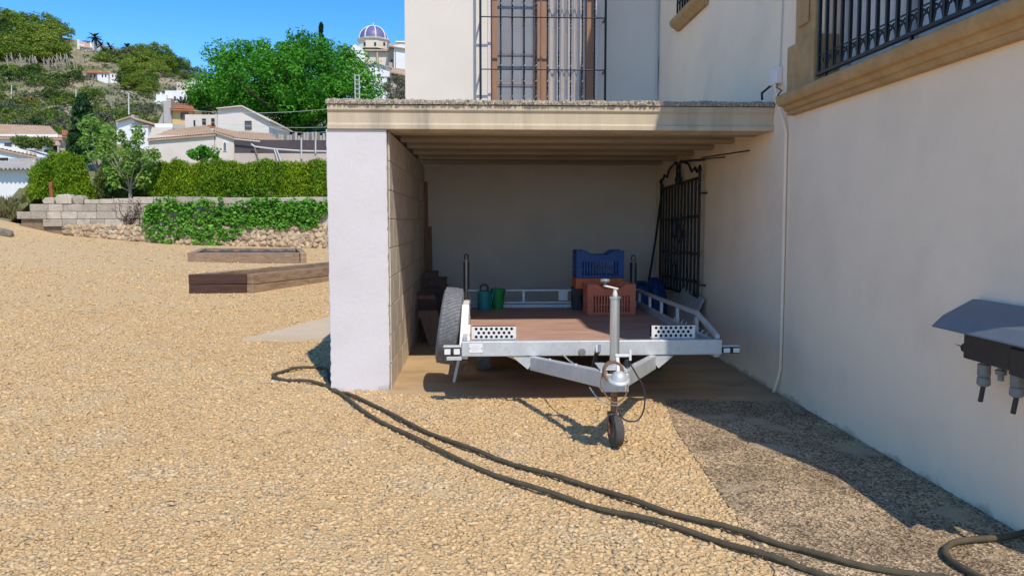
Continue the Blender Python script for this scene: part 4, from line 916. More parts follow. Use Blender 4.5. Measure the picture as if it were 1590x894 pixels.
t2 = bed('far raised bed of weathered sleepers covered with black netting', [(-8.45, 22.1), (-5.2, 22.1), (-6.15, 25.5), (-9.4, 25.7)], zb2, 1, .33, .18, [M['sleeper']] * 4, 'sleeper beds in the yard')
V = []; F = []
nx_, ny_ = 30, 12
for j in range(ny_ + 1):
    for i in range(nx_ + 1):
        V.append((-8.35 + 3.0 * i / nx_ + .03 * math.sin(j) - 1.0 * j / ny_, 22.2 + 3.2 * j / ny_, zb2 + .25 + .03 * math.sin(i * .9 + j * .6) + .02 * math.sin(i * 2.1)))
F = [(j * (nx_ + 1) + i, j * (nx_ + 1) + i + 1, (j + 1) * (nx_ + 1) + i + 1, (j + 1) * (nx_ + 1) + i) for j in range(ny_) for i in range(nx_)]
q = MB(); q.add(V, F); o = q.build('net_cover', M['net'], t2, smooth=True)
# one dead leaf, one stone at the left edge
p = gpt(266, 779, .03); q = MB(); q.add([p + Vector(v) for v in ((-.03, 0, 0), (-.01, .014, .006), (.03, .004, .002), (.0, -.014, .008))], [(0, 1, 2, 3)]); q.v += [(v[0], v[1], v[2] - .002) for v in q.v[:4]]; q.f += [(7, 6, 5, 4)]; q.m += [0]
tag(rebase(q.build('dead_leaf', M['rust_post']), tuple(p)), 'single rust brown dead leaf lying on the gravel', 'leaf')
ps = gpt(3, 352, 1.0); o = link('boulder', stone_me[2].copy()); p = at(4, 350, 27.5); o.location = (p.x, p.y, float(gz(p.x, p.y)) + .08); o.scale = (.45, .3, .2); o.data.materials[0] = M['trunk']; tag(o, 'dark stone lying on the gravel at the far left edge', 'stone')

# ------------------------------------------------------------ hillside behind the wall
_a = [-1.2, -.65, -.57, -.5, -.45, -.41, -.38, -.3, 0, .3]
_s = [.26, .248, .243, .231, .218, .203, .185, .16, .15, .14]
def hz(X, Y):
    X = np.asarray(X, float); Y = np.asarray(Y, float)
    rr_ = np.interp(Y, [30.5, 34, 50, 70, 110, 150, 220], [.027, .0244, .075, .115, .152, .175, .26]); S = np.interp(X / Y, _a, _s)
    up = np.clip((Y - 110) / 110, 0, 1); rr_ = np.where(Y > 110, .152 + (np.maximum(S, .15) - .152) * up, rr_)
    rr_ = np.minimum(rr_, S)
    z = 1.55 + rr_ * Y - np.maximum(0, Y - 220) * .22
    w = np.clip((Y - 60) / 50, 0, 1)
    z = z + w * (.9 * np.sin(X * .11 + Y * .05) + .6 * np.sin(X * .23 - Y * .17 + 2) + .35 * np.sin(X * .6 + Y * .4))
    left = np.clip((-X - .588 * Y) / .3, 0, 1) * np.clip((48 - Y) / 3, 0, 1)
    return z * (1 - left) + (gz(X, np.full_like(Y, 30.9)) + (Y - 30.9) * .02) * left
hm = mat('hillside', (.38, .29, .18), (.16, .18, .06), .09, 1, bump=.8, bscale=1.2, bdist=.6, c3=(.40, .36, .29), s3=.16, f3=.75, lo=.40, hi=.56, detail=10)
struct(sheet('hillside', np.concatenate([np.linspace(-420, -110, 32), np.linspace(-105, -15, 91), np.linspace(-14, 120, 40)]), np.concatenate([np.linspace(GROUND_END, 60, 40), np.linspace(61, 240, 120), np.linspace(250, 700, 20)]), hz, hm))
_YS = np.arange(32, 225, .5)
def hit(px, py):
    d = _F + _R * ((px - CXP) / FPX) - _U * ((py - CYP) / FPX); t = _YS / d.y; hh = hz(d.x * t, _YS); w_ = np.nonzero(EYE + d.z * t <= hh)[0]
    if len(w_) == 0: return None
    i = w_[0]; return Vector((d.x * t[i], _YS[i], hh[i]))
def tuft_mesh(name, m, n, leaf, seed, kind):
    r = np.random.default_rng(seed)
    if kind == 'pine':
        c = crown_points((0, 0, 1.15), (1, 1, .72), 26, seed, -.35); V, F, t = leaf_cloud(c, [.36] * 26, n // 26, leaf, seed, squash=.7, shell=.5, nz=.4, up=.4)
        q = MB(); q.tube([(0, 0, -.4), (.03, .0, .5), (.0, .02, 1.1)], [.09, .075, .04], 6); tv = np.array(q.v)
    else:
        c = crown_points((0, 0, .42), (1, 1, .58), 16, seed, -.2); V, F, t = leaf_cloud(c, [.38] * 16, n // 16, leaf, seed, squash=.75, shell=.5, nz=.4, up=.3)
    return np_mesh(name, V, F, m, t)
pine_me = [tuft_mesh('pine_tree', M[mm], 900, .18, 200 + k, 'pine') for k, mm in enumerate(('pine', 'pine_light', 'pine_dark', 'pine', 'pine_light'))]
bush_me = [tuft_mesh('hill_bush', M[mm], 420, .24, 300 + k, 'bush') for k, mm in enumerate(('bush', 'pine_light', 'pine', 'olive', 'bush', 'pine_dark'))]
rt = random.Random(77)
def put(me, name, p, s, label, cat, grp, sz=None, sink=.12):
    o = link(name, me); o.location = (p.x, p.y, p.z - sink * s); k = sz or rt.uniform(.8, 1.15); o.scale = (s * rt.uniform(.88, 1.15), s * rt.uniform(.88, 1.15), s * k); o.rotation_euler = (0, 0, rt.uniform(0, 6.28))
    return tag(o, label, cat, grp)
npine = 0
for tries in range(900):
    px = rt.uniform(-25, 305); py = rt.uniform(45, 150); p = hit(px, py)
    if p is None: continue
    zone = (px < 105 and py < 100 and rt.random() < .5) or (px >= 95 and py < 92 + max(0, px - 190) * .55 and rt.random() < .5) or (px > 195 and 72 < py < 150 and rt.random() < .75)
    if not zone or (106 < px < 214 and 50 < py < 97) or (236 < px < 305 and py > 118) or (124 < px < 188 and 96 < py < 140): continue
    s = p.y * rt.uniform(9, 18) / 1148 * (1.15 if px < 95 else .8)
    zn = 0 if px < 40 else 1 if px < 105 else 2 if px < 215 else 3 if px < 262 else 4
    put(rt.choice(pine_me), 'pine_tree', p, s, ['rounded pine at the left end of the pine clump above the pale trunks', 'rounded pine at the right end of the pine clump above the pale trunks', 'small pine on the hill crest below the skyline palms', 'round pine between the skyline palms and the terraced white house', 'pine at the low right end of the hill crest beside the big green tree'][zn], 'pine tree', 'pines on the far hilltop, stretch %s' % 'abcde'[zn]); npine += 1
    if npine >= 140: break
nb_ = 0
for tries in range(1200):
    px = rt.uniform(-20, 330); py = rt.uniform(78, 215); p = hit(px, py)
    if p is None or (126 < px < 186 and 104 < py < 136) or (234 < px < 305 and 123 < py < 182) or (px < 108 and py < 112) or (110 < px < 154 and 56 < py < 102) or (122 < px < 190 and 100 < py < 146): continue
    if px < 230 and 135 < py < 170 and rt.random() < .6: continue
    s = p.y * rt.uniform(6, 15) / 1148
    zn = (0 if px < 110 else 1 if px < 215 else 2) + (0 if py < 140 else 3)
    put(rt.choice(bush_me), 'hill_bush', p, s, ['bush on the dry upper hillside below the pale trunks', 'bush on the upper hillside round the low white house', 'bush on the upper hillside above the terraced white house', 'bush low on the hillside above the long tiled house', 'bush low on the hillside behind the small gabled house', 'bush low on the hillside below the terraced white house'][zn], 'bush', 'hillside bushes, patch %s' % 'abcdef'[zn]); nb_ += 1
    if nb_ >= 250: break
for i, (px, py) in enumerate(((207, 103), (222, 140))):
    p = hit(px, py); me = tuft_mesh('flowering_bush', M['bougain'], 420, .24, 410 + i, 'bush')
    put(me, 'flowering_bush', p, p.y * 11 / 1148, ['reddish flowering bush high on the hillside above the white houses', 'dull red flowering bush left of the terraced white house on the hill'][i], 'bush', None)
p = hit(50, 165); me = tuft_mesh('yellow_bush', leafmat('yellow_leaf', (.25, .20, .05), (.20, .15, .04)), 420, .24, 420, 'bush'); put(me, 'yellow_bush', p, p.y * 12 / 1148, 'yellowish bush low on the hillside at the left', 'bush', None)
V = []; cc = []
for i in range(2000):
    p = hit(rt.uniform(-260, 330) if i % 2 else rt.uniform(-10, 330), rt.uniform(60, 215))
    if p: cc.append((p.x, p.y, p.z + .1))
V, F, tn = leaf_cloud(cc, [.75] * len(cc), 9, .5, 15, squash=.5); o = link('hillside_scrub', np_mesh('hillside_scrub', V, F, M['olive'], tn)); o['kind'] = 'stuff'; o['label'] = 'dry scrub scattered over the far hillside'
# row of pale dead trunks under the pines
for i in range(26):
    px = 14 + i * 4.6 + rt.uniform(-2, 2); p = hit(px, 109 + rt.uniform(-5, 5))
    if not p: continue
    k = p.y / 1148; h = rt.uniform(12, 24) * k; ln = rt.uniform(-.25, .25) * h
    q = MB(); q.tube([p + Vector((0, 0, -.3)), p + Vector((ln * .4, -.5, h * .5)), p + Vector((ln, -.6, h))], [1.0 * k, .9 * k, .6 * k], 6); q.tube([p + Vector((ln * .4, -.5, h * .5)), p + Vector((ln * .4 - h * .15, -.7, h * .85))], [.6 * k, .3 * k], 5)
    tag(rebase(q.build('bare_trunk', M['pale_trunk'], smooth=True), tuple(p)), 'pale bare trunk in the row under the hilltop pines', 'tree trunk', 'pale trunks under the pines')
# palms on the skyline
def palm(px, ptop, Y, h, label, seed, nf=26, fl=2.4, trunk_r=.22):
    top = at(px, ptop + 8, Y); base = Vector((top.x, Y, min(top.z - h, float(hz(top.x, Y))))); rr2 = random.Random(seed)
    t = thing('palm_tree', label, 'palm tree', tuple(base), 'palms on the skyline')
    q = MB(); q.tube([base, base.lerp(top, .5) + Vector((.1, 0, 0)), top], [trunk_r * 1.3, trunk_r, trunk_r * .9], 7); q.build('trunk', M['trunk'], t, smooth=True)
    q = MB()
    for i in range(nf):
        a = rr2.uniform(0, 6.28); el_ = rr2.uniform(-.6, 1.2); d = Vector((math.cos(a) * math.cos(el_), math.sin(a) * math.cos(el_), math.sin(el_))); side = d.cross(Vector((0, 0, 1))).normalized() * .28 * fl / 2.4
        pts = [top + d * fl * k_ + Vector((0, 0, -fl * .35 * k_ * k_)) for k_ in (0, .35, .7, 1)]
        for (A, B_, wa, wb) in ((0, 1, .3, 1), (1, 2, 1, .9), (2, 3, .9, .1)):
            q.add([pts[A] - side * wa, pts[A] + side * wa, pts[B_] + side * wb, pts[B_] - side * wb], [(0, 1, 2, 3)])
    q.build('fronds', M['palm'], t)
palm(147, 50, 200, 6, 'large palm just right of the hilltop house', 1); palm(157, 63, 205, 4, 'small palm between the two tall hilltop palms', 2, fl=1.7)
palm(171, 65, 205, 5, 'slim palm in the middle of the skyline palms', 3, fl=2.0, trunk_r=.18); palm(197, 66, 205, 5.5, 'rightmost palm on the skyline', 4, fl=2.1, trunk_r=.18)

# ------------------------------------------------------------ far buildings
def fb(px0, px1, pt, pbm, Y, depth):
    a = at(px0, pt, Y); b_ = at(px1, pbm, Y); return a.x, b_.x, Y, Y + depth, b_.z, a.z
def fbox(par, name, px0, px1, pt, pbm, Y, depth, m, low=0):
    x0, x1, y0_, y1_, z0, z1 = fb(px0, px1, pt, pbm, Y, depth); q = MB(); q.box(x0, x1, y0_, y1_, z0 - low, z1); return q.build(name, m, par)
def fwin(par, px0, px1, pt, pbm, Y):
    x0, x1, y0_, y1_, z0, z1 = fb(px0, px1, pt, pbm, Y, .1); f = .14 * (x1 - x0)
    q = MB(); q.box(x0, x0 + f, Y - .10, Y + .05, z0, z1); q.box(x1 - f, x1, Y - .10, Y + .05, z0, z1); q.box(x0 + f, x1 - f, Y - .10, Y + .05, z0, z0 + f); q.box(x0 + f, x1 - f, Y - .10, Y + .05, z1 - f, z1); q.box((x0 + x1) / 2 - f * .3, (x0 + x1) / 2 + f * .3, Y - .10, Y + .05, z0 + f, z1 - f)
    w_ = q.build('window', M['win_frame'], par); q = MB(); q.box(x0 + f, x1 - f, Y - .05, Y + .0, z0 + f, z1 - f); q.build('pane', M['far_pane'], w_); return w_
def fdark(par, name, px0, px1, pt, pbm, Y):
    x0, x1, y0_, y1_, z0, z1 = fb(px0, px1, pt, pbm, Y, .1); q = MB(); q.box(x0, x1, Y - .03, Y + .02, z0, z1); q.build(name, M['dark_void'], par)
def tiled(par, name, A, B_, C_, D_, m, n, amp=.06, th=.12):
    """tiled roof slab: A-B eave, D-C ridge; ribs run from eave to ridge"""
    A, B_, C_, D_ = map(Vector, (A, B_, C_, D_)); k = n * 4; q = MB(); rows = 7; vs = []; nt_ = rt
    for j in range(rows + 1):
        v = j / rows
        for i in range(k + 1):
            u = i / k; p = A.lerp(B_, u).lerp(D_.lerp(C_, u), v); p = p + Vector((0, 0, amp * abs(math.sin(i / 4 * math.pi)) + .025 * ((j % 2))))
            vs.append(p)
    fs = [(j * (k + 1) + i, j * (k + 1) + i + 1, (j + 1) * (k + 1) + i + 1, (j + 1) * (k + 1) + i) for j in range(rows) for i in range(k)]
    q.add(vs, fs); n0 = (k + 1)
    q.prism([A + Vector((0, 0, -th)), B_ + Vector((0, 0, -th)), C_ + Vector((0, 0, -th)), D_ + Vector((0, 0, -th))], (0, 0, th * .9))
    return q.build(name, m, par)
# long tiled house at the left edge
t = thing('village_house', 'long white house with a brown tiled roof at the left edge', 'house', tuple(at(40, 260, 58)))
fbox(t, 'wall', -80, 92, 208, 265, 58, 6, M['white_wall'], 1); fbox(t, 'wall', 92, 121, 210, 265, 58.2, 4, M['beige_wall'], 1)
tiled(t, 'roof', at(-82, 212, 57.75), at(97, 215, 57.75), at(78, 197, 62), at(-82, 191, 62), M['tile'], 44)
tiled(t, 'roof', at(96, 211, 57.6), at(122, 213, 57.6), at(120, 205.5, 60), at(96, 203.5, 60), M['tile_red'], 8)
fwin(t, 57, 66, 220, 231, 58); fdark(t, 'doorway', 82, 90, 226, 240, 58); fwin(t, 8, 18, 222, 232, 58)
q = MB(); q.prism([at(64, 226, 56), at(94, 226, 56), at(90, 221, 57.9), at(68, 221, 57.9)], (0, 0, .12)); t_c = q.build('canopy', M['tile'], t)
for px in (67, 91):
    q = MB(); q.bar(at(px, 226, 56.1), at(px, 250, 56.1), .12, .12, (0, 1, 0)); q.build('canopy_post', M['grey_wall'], t)
t = thing('village_house', 'low white house with a slanting roof edge below the long tiled one', 'house', tuple(at(20, 262, 50)))
q = MB(); q.prism([at(-40, 265, 50), at(56, 265, 50), at(56, 243, 50), at(0, 226, 50), at(-40, 222, 50)], (0, 5, 0)); q.build('wall', M['white_wall'], t)
tiled(t, 'roof_edge', at(-42, 222, 49.8), at(57, 243.5, 49.8), at(57, 240, 51.5), at(-42, 218, 51.5), M['tile'], 16)
fbox(t, 'parapet', 14, 56, 246, 268, 48.5, .3, M['grey_wall']); fdark(t, 'opening', -20, 13, 245, 249, 49.99)
t = thing('shed', 'white shed with a corrugated roof casting a wavy shadow, behind the dry grass', 'shed', tuple(at(20, 315, 44)))
fbox(t, 'wall', -60, 60, 258, 312, 44, 4, M['white_wall'], 1)
e0 = at(-60, 262, 43.45); e1 = at(56, 262, 43.45); q = MB(); vs = []; k = 120
for i in range(k + 1):
    x = e0.x + (e1.x - e0.x) * i / k; wv = .06 * math.sin(i * .9)
    for yy, zz in ((43.42, e0.z + wv), (45.2, e0.z + .5 + wv)): vs += [(x, yy, zz), (x, yy, zz + .02)]
q.add(vs, [(4 * i, 4 * i + 4, 4 * i + 6, 4 * i + 2) for i in range(k)] + [(4 * i + 1, 4 * i + 3, 4 * i + 7, 4 * i + 5) for i in range(k)] + [(4 * i, 4 * i + 1, 4 * i + 5, 4 * i + 4) for i in range(k)]); q.build('corrugated_roof', M['grey_wall'], t)
def pole(px, pt, pbm, Y, r_, m, name, label, cat, grp=None):
    a = at(px, pbm, Y); b_ = at(px, pt, Y); q = MB(); q.tube([a, b_], [r_, r_ * .8], 8); q.tube([b_ + Vector((0, 0, -.0)), b_ + Vector((0, 0, r_ * 1.5))], [r_ * 1.2, r_ * .5], 8)
    return tag(rebase(q.build(name, m, smooth=True), tuple(a)), label, cat, grp)
pole(52, 252, 318, 36, .05, M['pole'], 'fence_post', 'grey metal post at the corner of the shed', 'post')
q = MB(); a = at(81, 309, 31.6); b_ = at(79, 284, 31.6); q.bar(a, b_, .14, .12, (0, 1, 0)); q.bar(b_ + Vector((0, 0, -.02)), b_ + Vector((0, 0, .04)), .10, .08, (0, 1, 0)); tag(rebase(q.build('rusty_post', M['rust_post'], bevel=.01), tuple(a)), 'rust brown post standing before the clipped round bush', 'post')
# small white house with a gable and the pole behind it
t = thing('village_house', 'small white gabled house left of the grey tower', 'house', tuple(at(195, 225, 62)))
q = MB(); q.prism([at(181, 225, 62), at(209, 225, 62), at(209, 187, 62), at(201.5, 182.5, 62), at(181, 189, 62)], (0, 4, 0)); q.build('wall', M['white_wall'], t)
q = MB(); q.prism([at(179, 189.5, 61.6), at(201.6, 182, 61.6), at(212, 187.2, 61.6), at(212, 186, 61.6), at(201.6, 180.2, 61.6), at(179, 187.8, 61.6)], (0, 4.6, 0)); q.build('roof', M['tile'], t)
q = MB(); q.box(at(199, 181, 62).x, at(204, 181, 62).x, 62.5, 63.2, at(200, 182, 62).z, at(200, 177, 62).z); q.build('chimney', M['grey_wall'], t); fdark(t, 'doorway', 187, 194, 204, 214, 62)
pole(200, 147, 178, 64, .06, M['pole'], 'lamp_pole', 'white pole rising behind the small gabled house', 'pole')
for px, pt, pbm, lab in ((18, 134, 164, 'white pole on the hillside at the far left'), (118, 140, 168, 'white pole on the hillside above the cypress')):
    p = hit(px, pbm); Y = p.y if p else 120; pole(px, pt, pbm + 2, Y, Y * .0008, M['pole'], 'lamp_pole', lab, 'pole')
# flat roofed white and beige building
t = thing('village_house', 'flat roofed pale building in front of the yellow house', 'house', tuple(at(235, 235, 58)))
fbox(t, 'wall', 203, 231, 196, 240, 58, 5, M['white_wall'], 1); fbox(t, 'wall', 231.2, 268, 198, 225, 58.4, 5, M['beige_wall'], 1); fbox(t, 'parapet', 240, 268, 192, 198.5, 60, .3, M['white_wall']); fbox(t, 'parapet', 201, 231.2, 194.5, 196.3, 57.9, 5, M['grey_wall'])
fdark(t, 'doorway', 209, 216, 203, 216, 58)
# yellow house with tower
t = thing('village_house', 'yellow house with a red roof and a square grey tower', 'house', tuple(at(275, 215, 64)))
fbox(t, 'wall', 267, 300, 168, 196, 64, 5, M['yellow_wall'], 2); fbox(t, 'stone_base', 268, 289, 193.5, 215, 63.6, 1, M['grey_wall'], 1); fbox(t, 'tower', 253.5, 267, 157, 215, 63.8, 2.5, M['grey_wall'], 1)
q = MB(); q.prism([at(245, 192, 64.5), at(253.5, 192, 64.5), at(253.5, 173, 64.5)], (0, 1.2, 0)); q.build('stair_wall', M['grey_wall'], t)
tiled(t, 'roof', at(264, 169, 63.5), at(302, 170.5, 63.5), at(299, 163, 67), at(266, 160.5, 67), M['tile_red'], 12); fbox(t, 'chimney', 258.5, 265.5, 152.5, 157.5, 64.2, .8, M['church_stone']); fwin(t, 281, 292.5, 175.5, 185, 64)
# middle house: front wing with tiled roofs and arched window, gable wing behind
t = thing('village_house', 'wide cream house with tiled roofs and a small arched window above the hedge', 'house', tuple(at(300, 260, 50)))
fbox(t, 'wall', 230, 334, 210, 262, 50, 5, M['beige_wall'], 1); q = MB(); q.prism([at(334, 265, 50.01), at(363.5, 265, 50.01), at(363.5, 213, 50.01), at(334, 202, 50.01)], (0, 5, 0)); q.build('wall', M['beige_wall'], t)
tiled(t, 'roof', at(228, 216.5, 49.82), at(335, 208, 49.82), at(322, 196, 54), at(262, 203, 54), M['tile'], 26); tiled(t, 'roof', at(331, 203, 49.85), at(364, 214, 49.85), at(372, 206, 55), at(334, 198.5, 55), M['tile'], 9)
tiled(t, 'roof', at(363, 214.5, 49.8), at(441, 222.5, 50.0), at(418, 208.5, 55), at(371, 205, 55), M['tile'], 18)
q = MB(); pw = [at(346, 235, 49.95), at(352, 235, 49.95), at(352, 222, 49.95)] + [at(349 + 3 * math.cos(R(a)), 222 - 3.4 * math.sin(R(a)), 49.95) for a in (30, 60, 90, 120, 150)] + [at(346, 222, 49.95)]
q.prism(pw, (0, .07, 0)); w_ = q.build('window', M['white_wall'], t); q = MB(); q.prism([p + Vector((0, -.02, 0)) for p in [at(347.2, 234, 49.95), at(351, 234, 49.95), at(351, 223, 49.95), at(349, 220.5, 49.95), at(347.2, 223, 49.95)]], (0, .03, 0)); q.build('pane', M['far_pane'], w_)
t = thing('village_house', 'cream gable house with one dark square window, behind the tiled roofs', 'house', tuple(at(378, 225, 56)))
q = MB(); q.prism([at(338, 225, 56), at(417.5, 225, 56), at(417.5, 188.5, 56), at(375, 165.5, 56), at(338, 169.5, 56)], (0, 6, 0)); q.build('wall', M['cream'], t)
q = MB(); q.prism([at(336, 169, 55.7), at(375, 165.3, 55.7), at(419.5, 189, 55.7), at(419.5, 187, 55.7), at(375, 163.6, 55.7), at(336, 167.6, 55.7)], (0, 6.6, 0)); q.build('roof', M['beige_wall'], t); fwin(t, 380.5, 391, 188, 200.5, 56)
fbox(t, 'wall', 287, 338, 178, 215, 57, 4, M['beige_wall'], 1); fdark(t, 'doorway', 314, 320, 184.5, 194, 57); fdark(t, 'doorway', 328, 333.5, 184, 196, 57); fdark(t, 'opening', 300.5, 303.5, 187, 196, 57)
fbox(t, 'brick_patch', 322, 335, 194, 199, 56.98, .1, M['tile_red'])
# terrace: low wall, shade cloth, railing
t = thing('terrace_wall', 'pinkish low terrace wall with dark shade cloth and a white rail', 'terrace', tuple(at(436, 262, 49)))
fbox(t, 'wall', 363.8, 540, 238, 268, 48.6, .4, M['pink_wall'], 1); x0, x1, y0_, y1_, z0, z1 = fb(364, 540, 217, 239, 49.2, .05)
q = MB(); q.box(x0, x1, 49.2, 49.24, z0, z1); q.build('shade_cloth', M['shade_cloth'], t)
q = MB(); q.tube([at(390, 224, 48.9), at(396, 228, 48.9), at(425, 231.5, 48.9), at(468, 234.5, 48.9), at(540, 236, 48.9)], .06, 6); q.tube([at(364, 216, 48.9), at(404, 220, 48.9)], .05, 6); q.build('rail', M['pole'], t, smooth=True)
for a, b_ in (((395, 228), (401, 248)), ((426, 232), (432, 252)), ((429, 231), (437, 252)), ((468, 214), (468, 246)), ((490, 218), (490, 238))):
    q = MB(); q.tube([at(*a, 48.5), at(*b_, 48.5)], .05, 6); q.build('prop', M['pole'] if a[0] != 395 else M['trunk'], t)
t = thing('timber_fence', 'grey timber fence below the big dark green tree', 'fence', tuple(at(470, 222, 57)))
for i in range(20):
    px = 430 + i * 4.3; q = MB(); a = at(px, 222, 57); b_ = at(px + rt.uniform(-.6, .6), 205 + rt.uniform(0, 6), 57 + rt.uniform(-.1, .1)); q.bar(a, b_, .17, .03, (0, 1, 0)); q.build('board', M['grey_wall'] if i % 3 else M['trunk'], t)
q = MB(); q.bar(at(428, 214, 57.1), at(514, 214, 57.1), .06, .06); q.build('rail', M['trunk'], t)
for a, b_, Y, lab in (((300, 172), (520, 168), 53, 'uppermost thin overhead wire in front of the big tree'), ((300, 186), (520, 197), 53, 'lower thin overhead wire in front of the gable house'), ((420, 198), (520, 203), 53, 'lowest overhead wire above the timber fence')):
    q = MB(); p0 = at(*a, Y); p1 = at(*b_, Y); q.tube([p0.lerp(p1, k_ / 8) + Vector((0, 0, -.25 * (1 - (k_ / 4 - 1) ** 2))) for k_ in range(9)], .013, 5); tag(rebase(q.build('overhead_wire', M['pole']), tuple(p0)), lab, 'wire', 'overhead wires')
# lattice mast behind the garage roof
a = at(554.5, 116, 40); t = thing('lattice_mast', 'slim grey lattice mast rising behind the garage roof', 'mast', (a.x, 40, float(hz(a.x, 40))))
zt_ = a.z; zb_ = float(hz(a.x, 40))
for sx, sy in ((-1, -1), (1, -1), (1, 1), (-1, 1)):
    q = MB(); q.bar((a.x + sx * .11, 40 + sy * .11, zb_), (a.x + sx * .11, 40 + sy * .11, zt_), .025, .025, (0, 1, 0)); q.build('leg', M['pole'], t)
q = MB(); k = 0; z = zt_ - .04
while z > zb_:
    for sx, sy, ex_, ey_ in ((-1, -1, 1, -1), (1, -1, 1, 1), (1, 1, -1, 1), (-1, 1, -1, -1)): q.bar((a.x + sx * .11, 40 + sy * .11, z), (a.x + ex_ * .11, 40 + ey_ * .11, z), .018, .018)
    z -= .24
q.build('rungs', M['pole'], t)['kind'] = 'stuff'
# church
CYY = 150; t = thing('church', 'church with a blue tiled ribbed dome on the hill behind the garage', 'church', tuple(at(580, 140, CYY)))
dc = at(580, 62, CYY + 3); k = (CYY + 3) / 1148; rad = 21 * k; hd = 20 * k
q = MB(); q.lathe([(rad * math.cos(R(a)), hd * math.sin(R(a))) for a in range(0, 91, 9)], dc, None, 32); do = q.build('dome', M['dome'], t, smooth=True)
for i in range(8):
    a = R(i * 45 + 17); q = MB(); q.tube([dc + Vector((rad * 1.012 * math.cos(R(e_)) * math.cos(a), rad * 1.012 * math.cos(R(e_)) * math.sin(a), hd * 1.012 * math.sin(R(e_)))) for e_ in range(0, 91, 10)], .11, 6); q.build('rib', M['white_wall'], do, smooth=True)
q = MB(); q.lathe([(.3, -.05), (.22, .15), (.08, .25), (.12, .35), (.04, .5), (.03, .75), (0, .78)], dc + Vector((0, 0, hd)), None, 10); q.build('finial', M['white_wall'], do, smooth=True)
q = MB(); n8 = 8; dz_ = 16.5 * k; q.lathe([(rad * 1.10, -dz_), (rad * 1.10, -.5), (rad * 1.22, -.35), (rad * 1.24, -.12), (rad * 1.05, 0)], dc, Matrix.Rotation(R(22.5), 3, 'Z'), 8); dr = q.build('drum', M['church_wall'], t)
for px in (566, 582.5, 596.5):
    x0, x1, y0_, y1_, z0, z1 = fb(px - 1.5, px + 1.5, 66, 71, CYY + 3 - rad * 1.07, .4); q = MB(); q.box(x0, x1, y0_, y1_, z0, z1); q.build('window', M['dark_void'], dr)
fbox(t, 'nave_wall', 568, 604, 79, 125, 150, 8, M['church_wall'], 2)
for a_, b_ in ((567, 571), (584.5, 587.5), (603.5, 611)): fbox(t, 'pilaster', a_, b_, 71 if a_ > 600 else 78, 108, 149.4, 1.5, M['church_stone'])
fbox(t, 'cornice', 566, 612, 76.5, 79.5, 149.2, 3, M['church_stone']); fdark(t, 'opening', 606.5, 610.5, 93, 96, 149.38)
q = MB(); q.prism([at(532, 120, 149.6), at(567, 120, 149.6), at(567, 79, 149.6), at(551, 69, 149.6), at(534, 80, 149.6)], (0, 8, 0)); q.build('transept', M['white_wall'], t)
q = MB(); q.prism([at(611.5, 125, 148), at(640, 125, 148), at(640, 72, 148), at(623, 69, 148), at(611.5, 70.5, 148)], (0, 8, 0)); q.build('sacristy', M['white_wall'], t); fbox(t, 'downpipe', 613.2, 614.2, 79, 107, 147.9, .09, M['dark_void'])
tiled(t, 'roof', at(602, 71.5, 147.5), at(630, 76, 147.5), at(640, 72.5, 153), at(606, 68.5, 153), M['tile'], 16); fbox(t, 'bell_tower', 615.5, 630, 65, 72, 150, 3, M['church_stone']); fbox(t, 'tower_cap', 614.5, 631, 64, 66, 149.8, 3.4, M['white_wall'])
t = thing('village_house', 'white gabled house directly below the church', 'house', tuple(at(586, 150, 120)))
q = MB(); q.prism([at(560, 150, 120), at(606, 150, 120), at(606, 105, 120), at(580, 98, 120), at(566, 101, 120), at(560, 104, 120)], (0, 6, 0)); q.build('wall', M['white_wall'], t)
fbox(t, 'lower_wall', 578, 601, 120, 160, 118, 2, M['white_wall'], 1); fbox(t, 'parapet', 576, 606, 118.6, 120.2, 117.9, 2, M['grey_wall']); fbox(t, 'wall', 606.2, 640, 112, 150, 119, 5, M['pink_wall'])
tiled(t, 'roof', at(605, 112, 118), at(640, 119, 118), at(640, 110, 124), at(608, 105.5, 124), M['tile'], 16); fdark(t, 'opening', 609, 618, 113, 118, 118.95)
q = MB(); q.prism([at(559, 104.4, 119.6), at(580, 98.2, 119.6), at(607, 105.6, 119.6), at(607, 104.4, 119.6), at(580, 96.8, 119.6), at(559, 103, 119.6)], (0, 6.4, 0)); q.build('verge', M['grey_wall'], t)
# white houses high on the hill
def hill_house(label, parts, px, pyb):
    p = hit(px, pyb); Y = p.y; t = thing('hill_house', label, 'house', tuple(p))
    for nm, a, b_, c_, d_, dy, m_ in parts: fbox(t, nm, a, b_, c_, d_, Y + dy, 5, m_, .8)
    return t, Y
t, Y = hill_house('white house with two chimneys near the top of the hill', [('wall', 129, 145, 73, 79, 0, M['white_wall']), ('chimney', 119.5, 123.5, 62, 72, .5, M['white_wall']), ('chimney', 139.5, 143, 66, 74, .5, M['white_wall']), ('wall', 122, 131, 69, 76, .3, M['white_wall'])], 135, 79)
tiled(t, 'roof', at(123, 72.5, Y - .4), at(144, 75, Y - .4), at(141, 69, Y + 3), at(125, 65, Y + 3), M['tile'], 12)
t, Y = hill_house('low white house in the middle of the hillside', [('wall', 133, 152, 112.5, 121, -1.5, M['white_wall']), ('wall', 151, 168, 113, 123, -2.2, M['white_wall']), ('wall', 168, 181, 115, 123.5, -1.3, M['white_wall']), ('chimney', 153.5, 157, 110, 116, .5, M['yellow_wall']), ('chimney', 168, 171, 111, 118, .5, M['yellow_wall'])], 155, 123)
tiled(t, 'roof', at(132, 113, Y - 2.4), at(170, 113.6, Y - 2.4), at(167, 111, Y + 2), at(136, 110.2, Y + 2), M['tile_red'], 16)
for px in (140, 146, 158, 163, 174): fdark(t, 'window', px, px + 2.2, 116, 120, Y - (2.22 if px > 150 and px < 168 else 1.52 if px < 150 else 1.32))
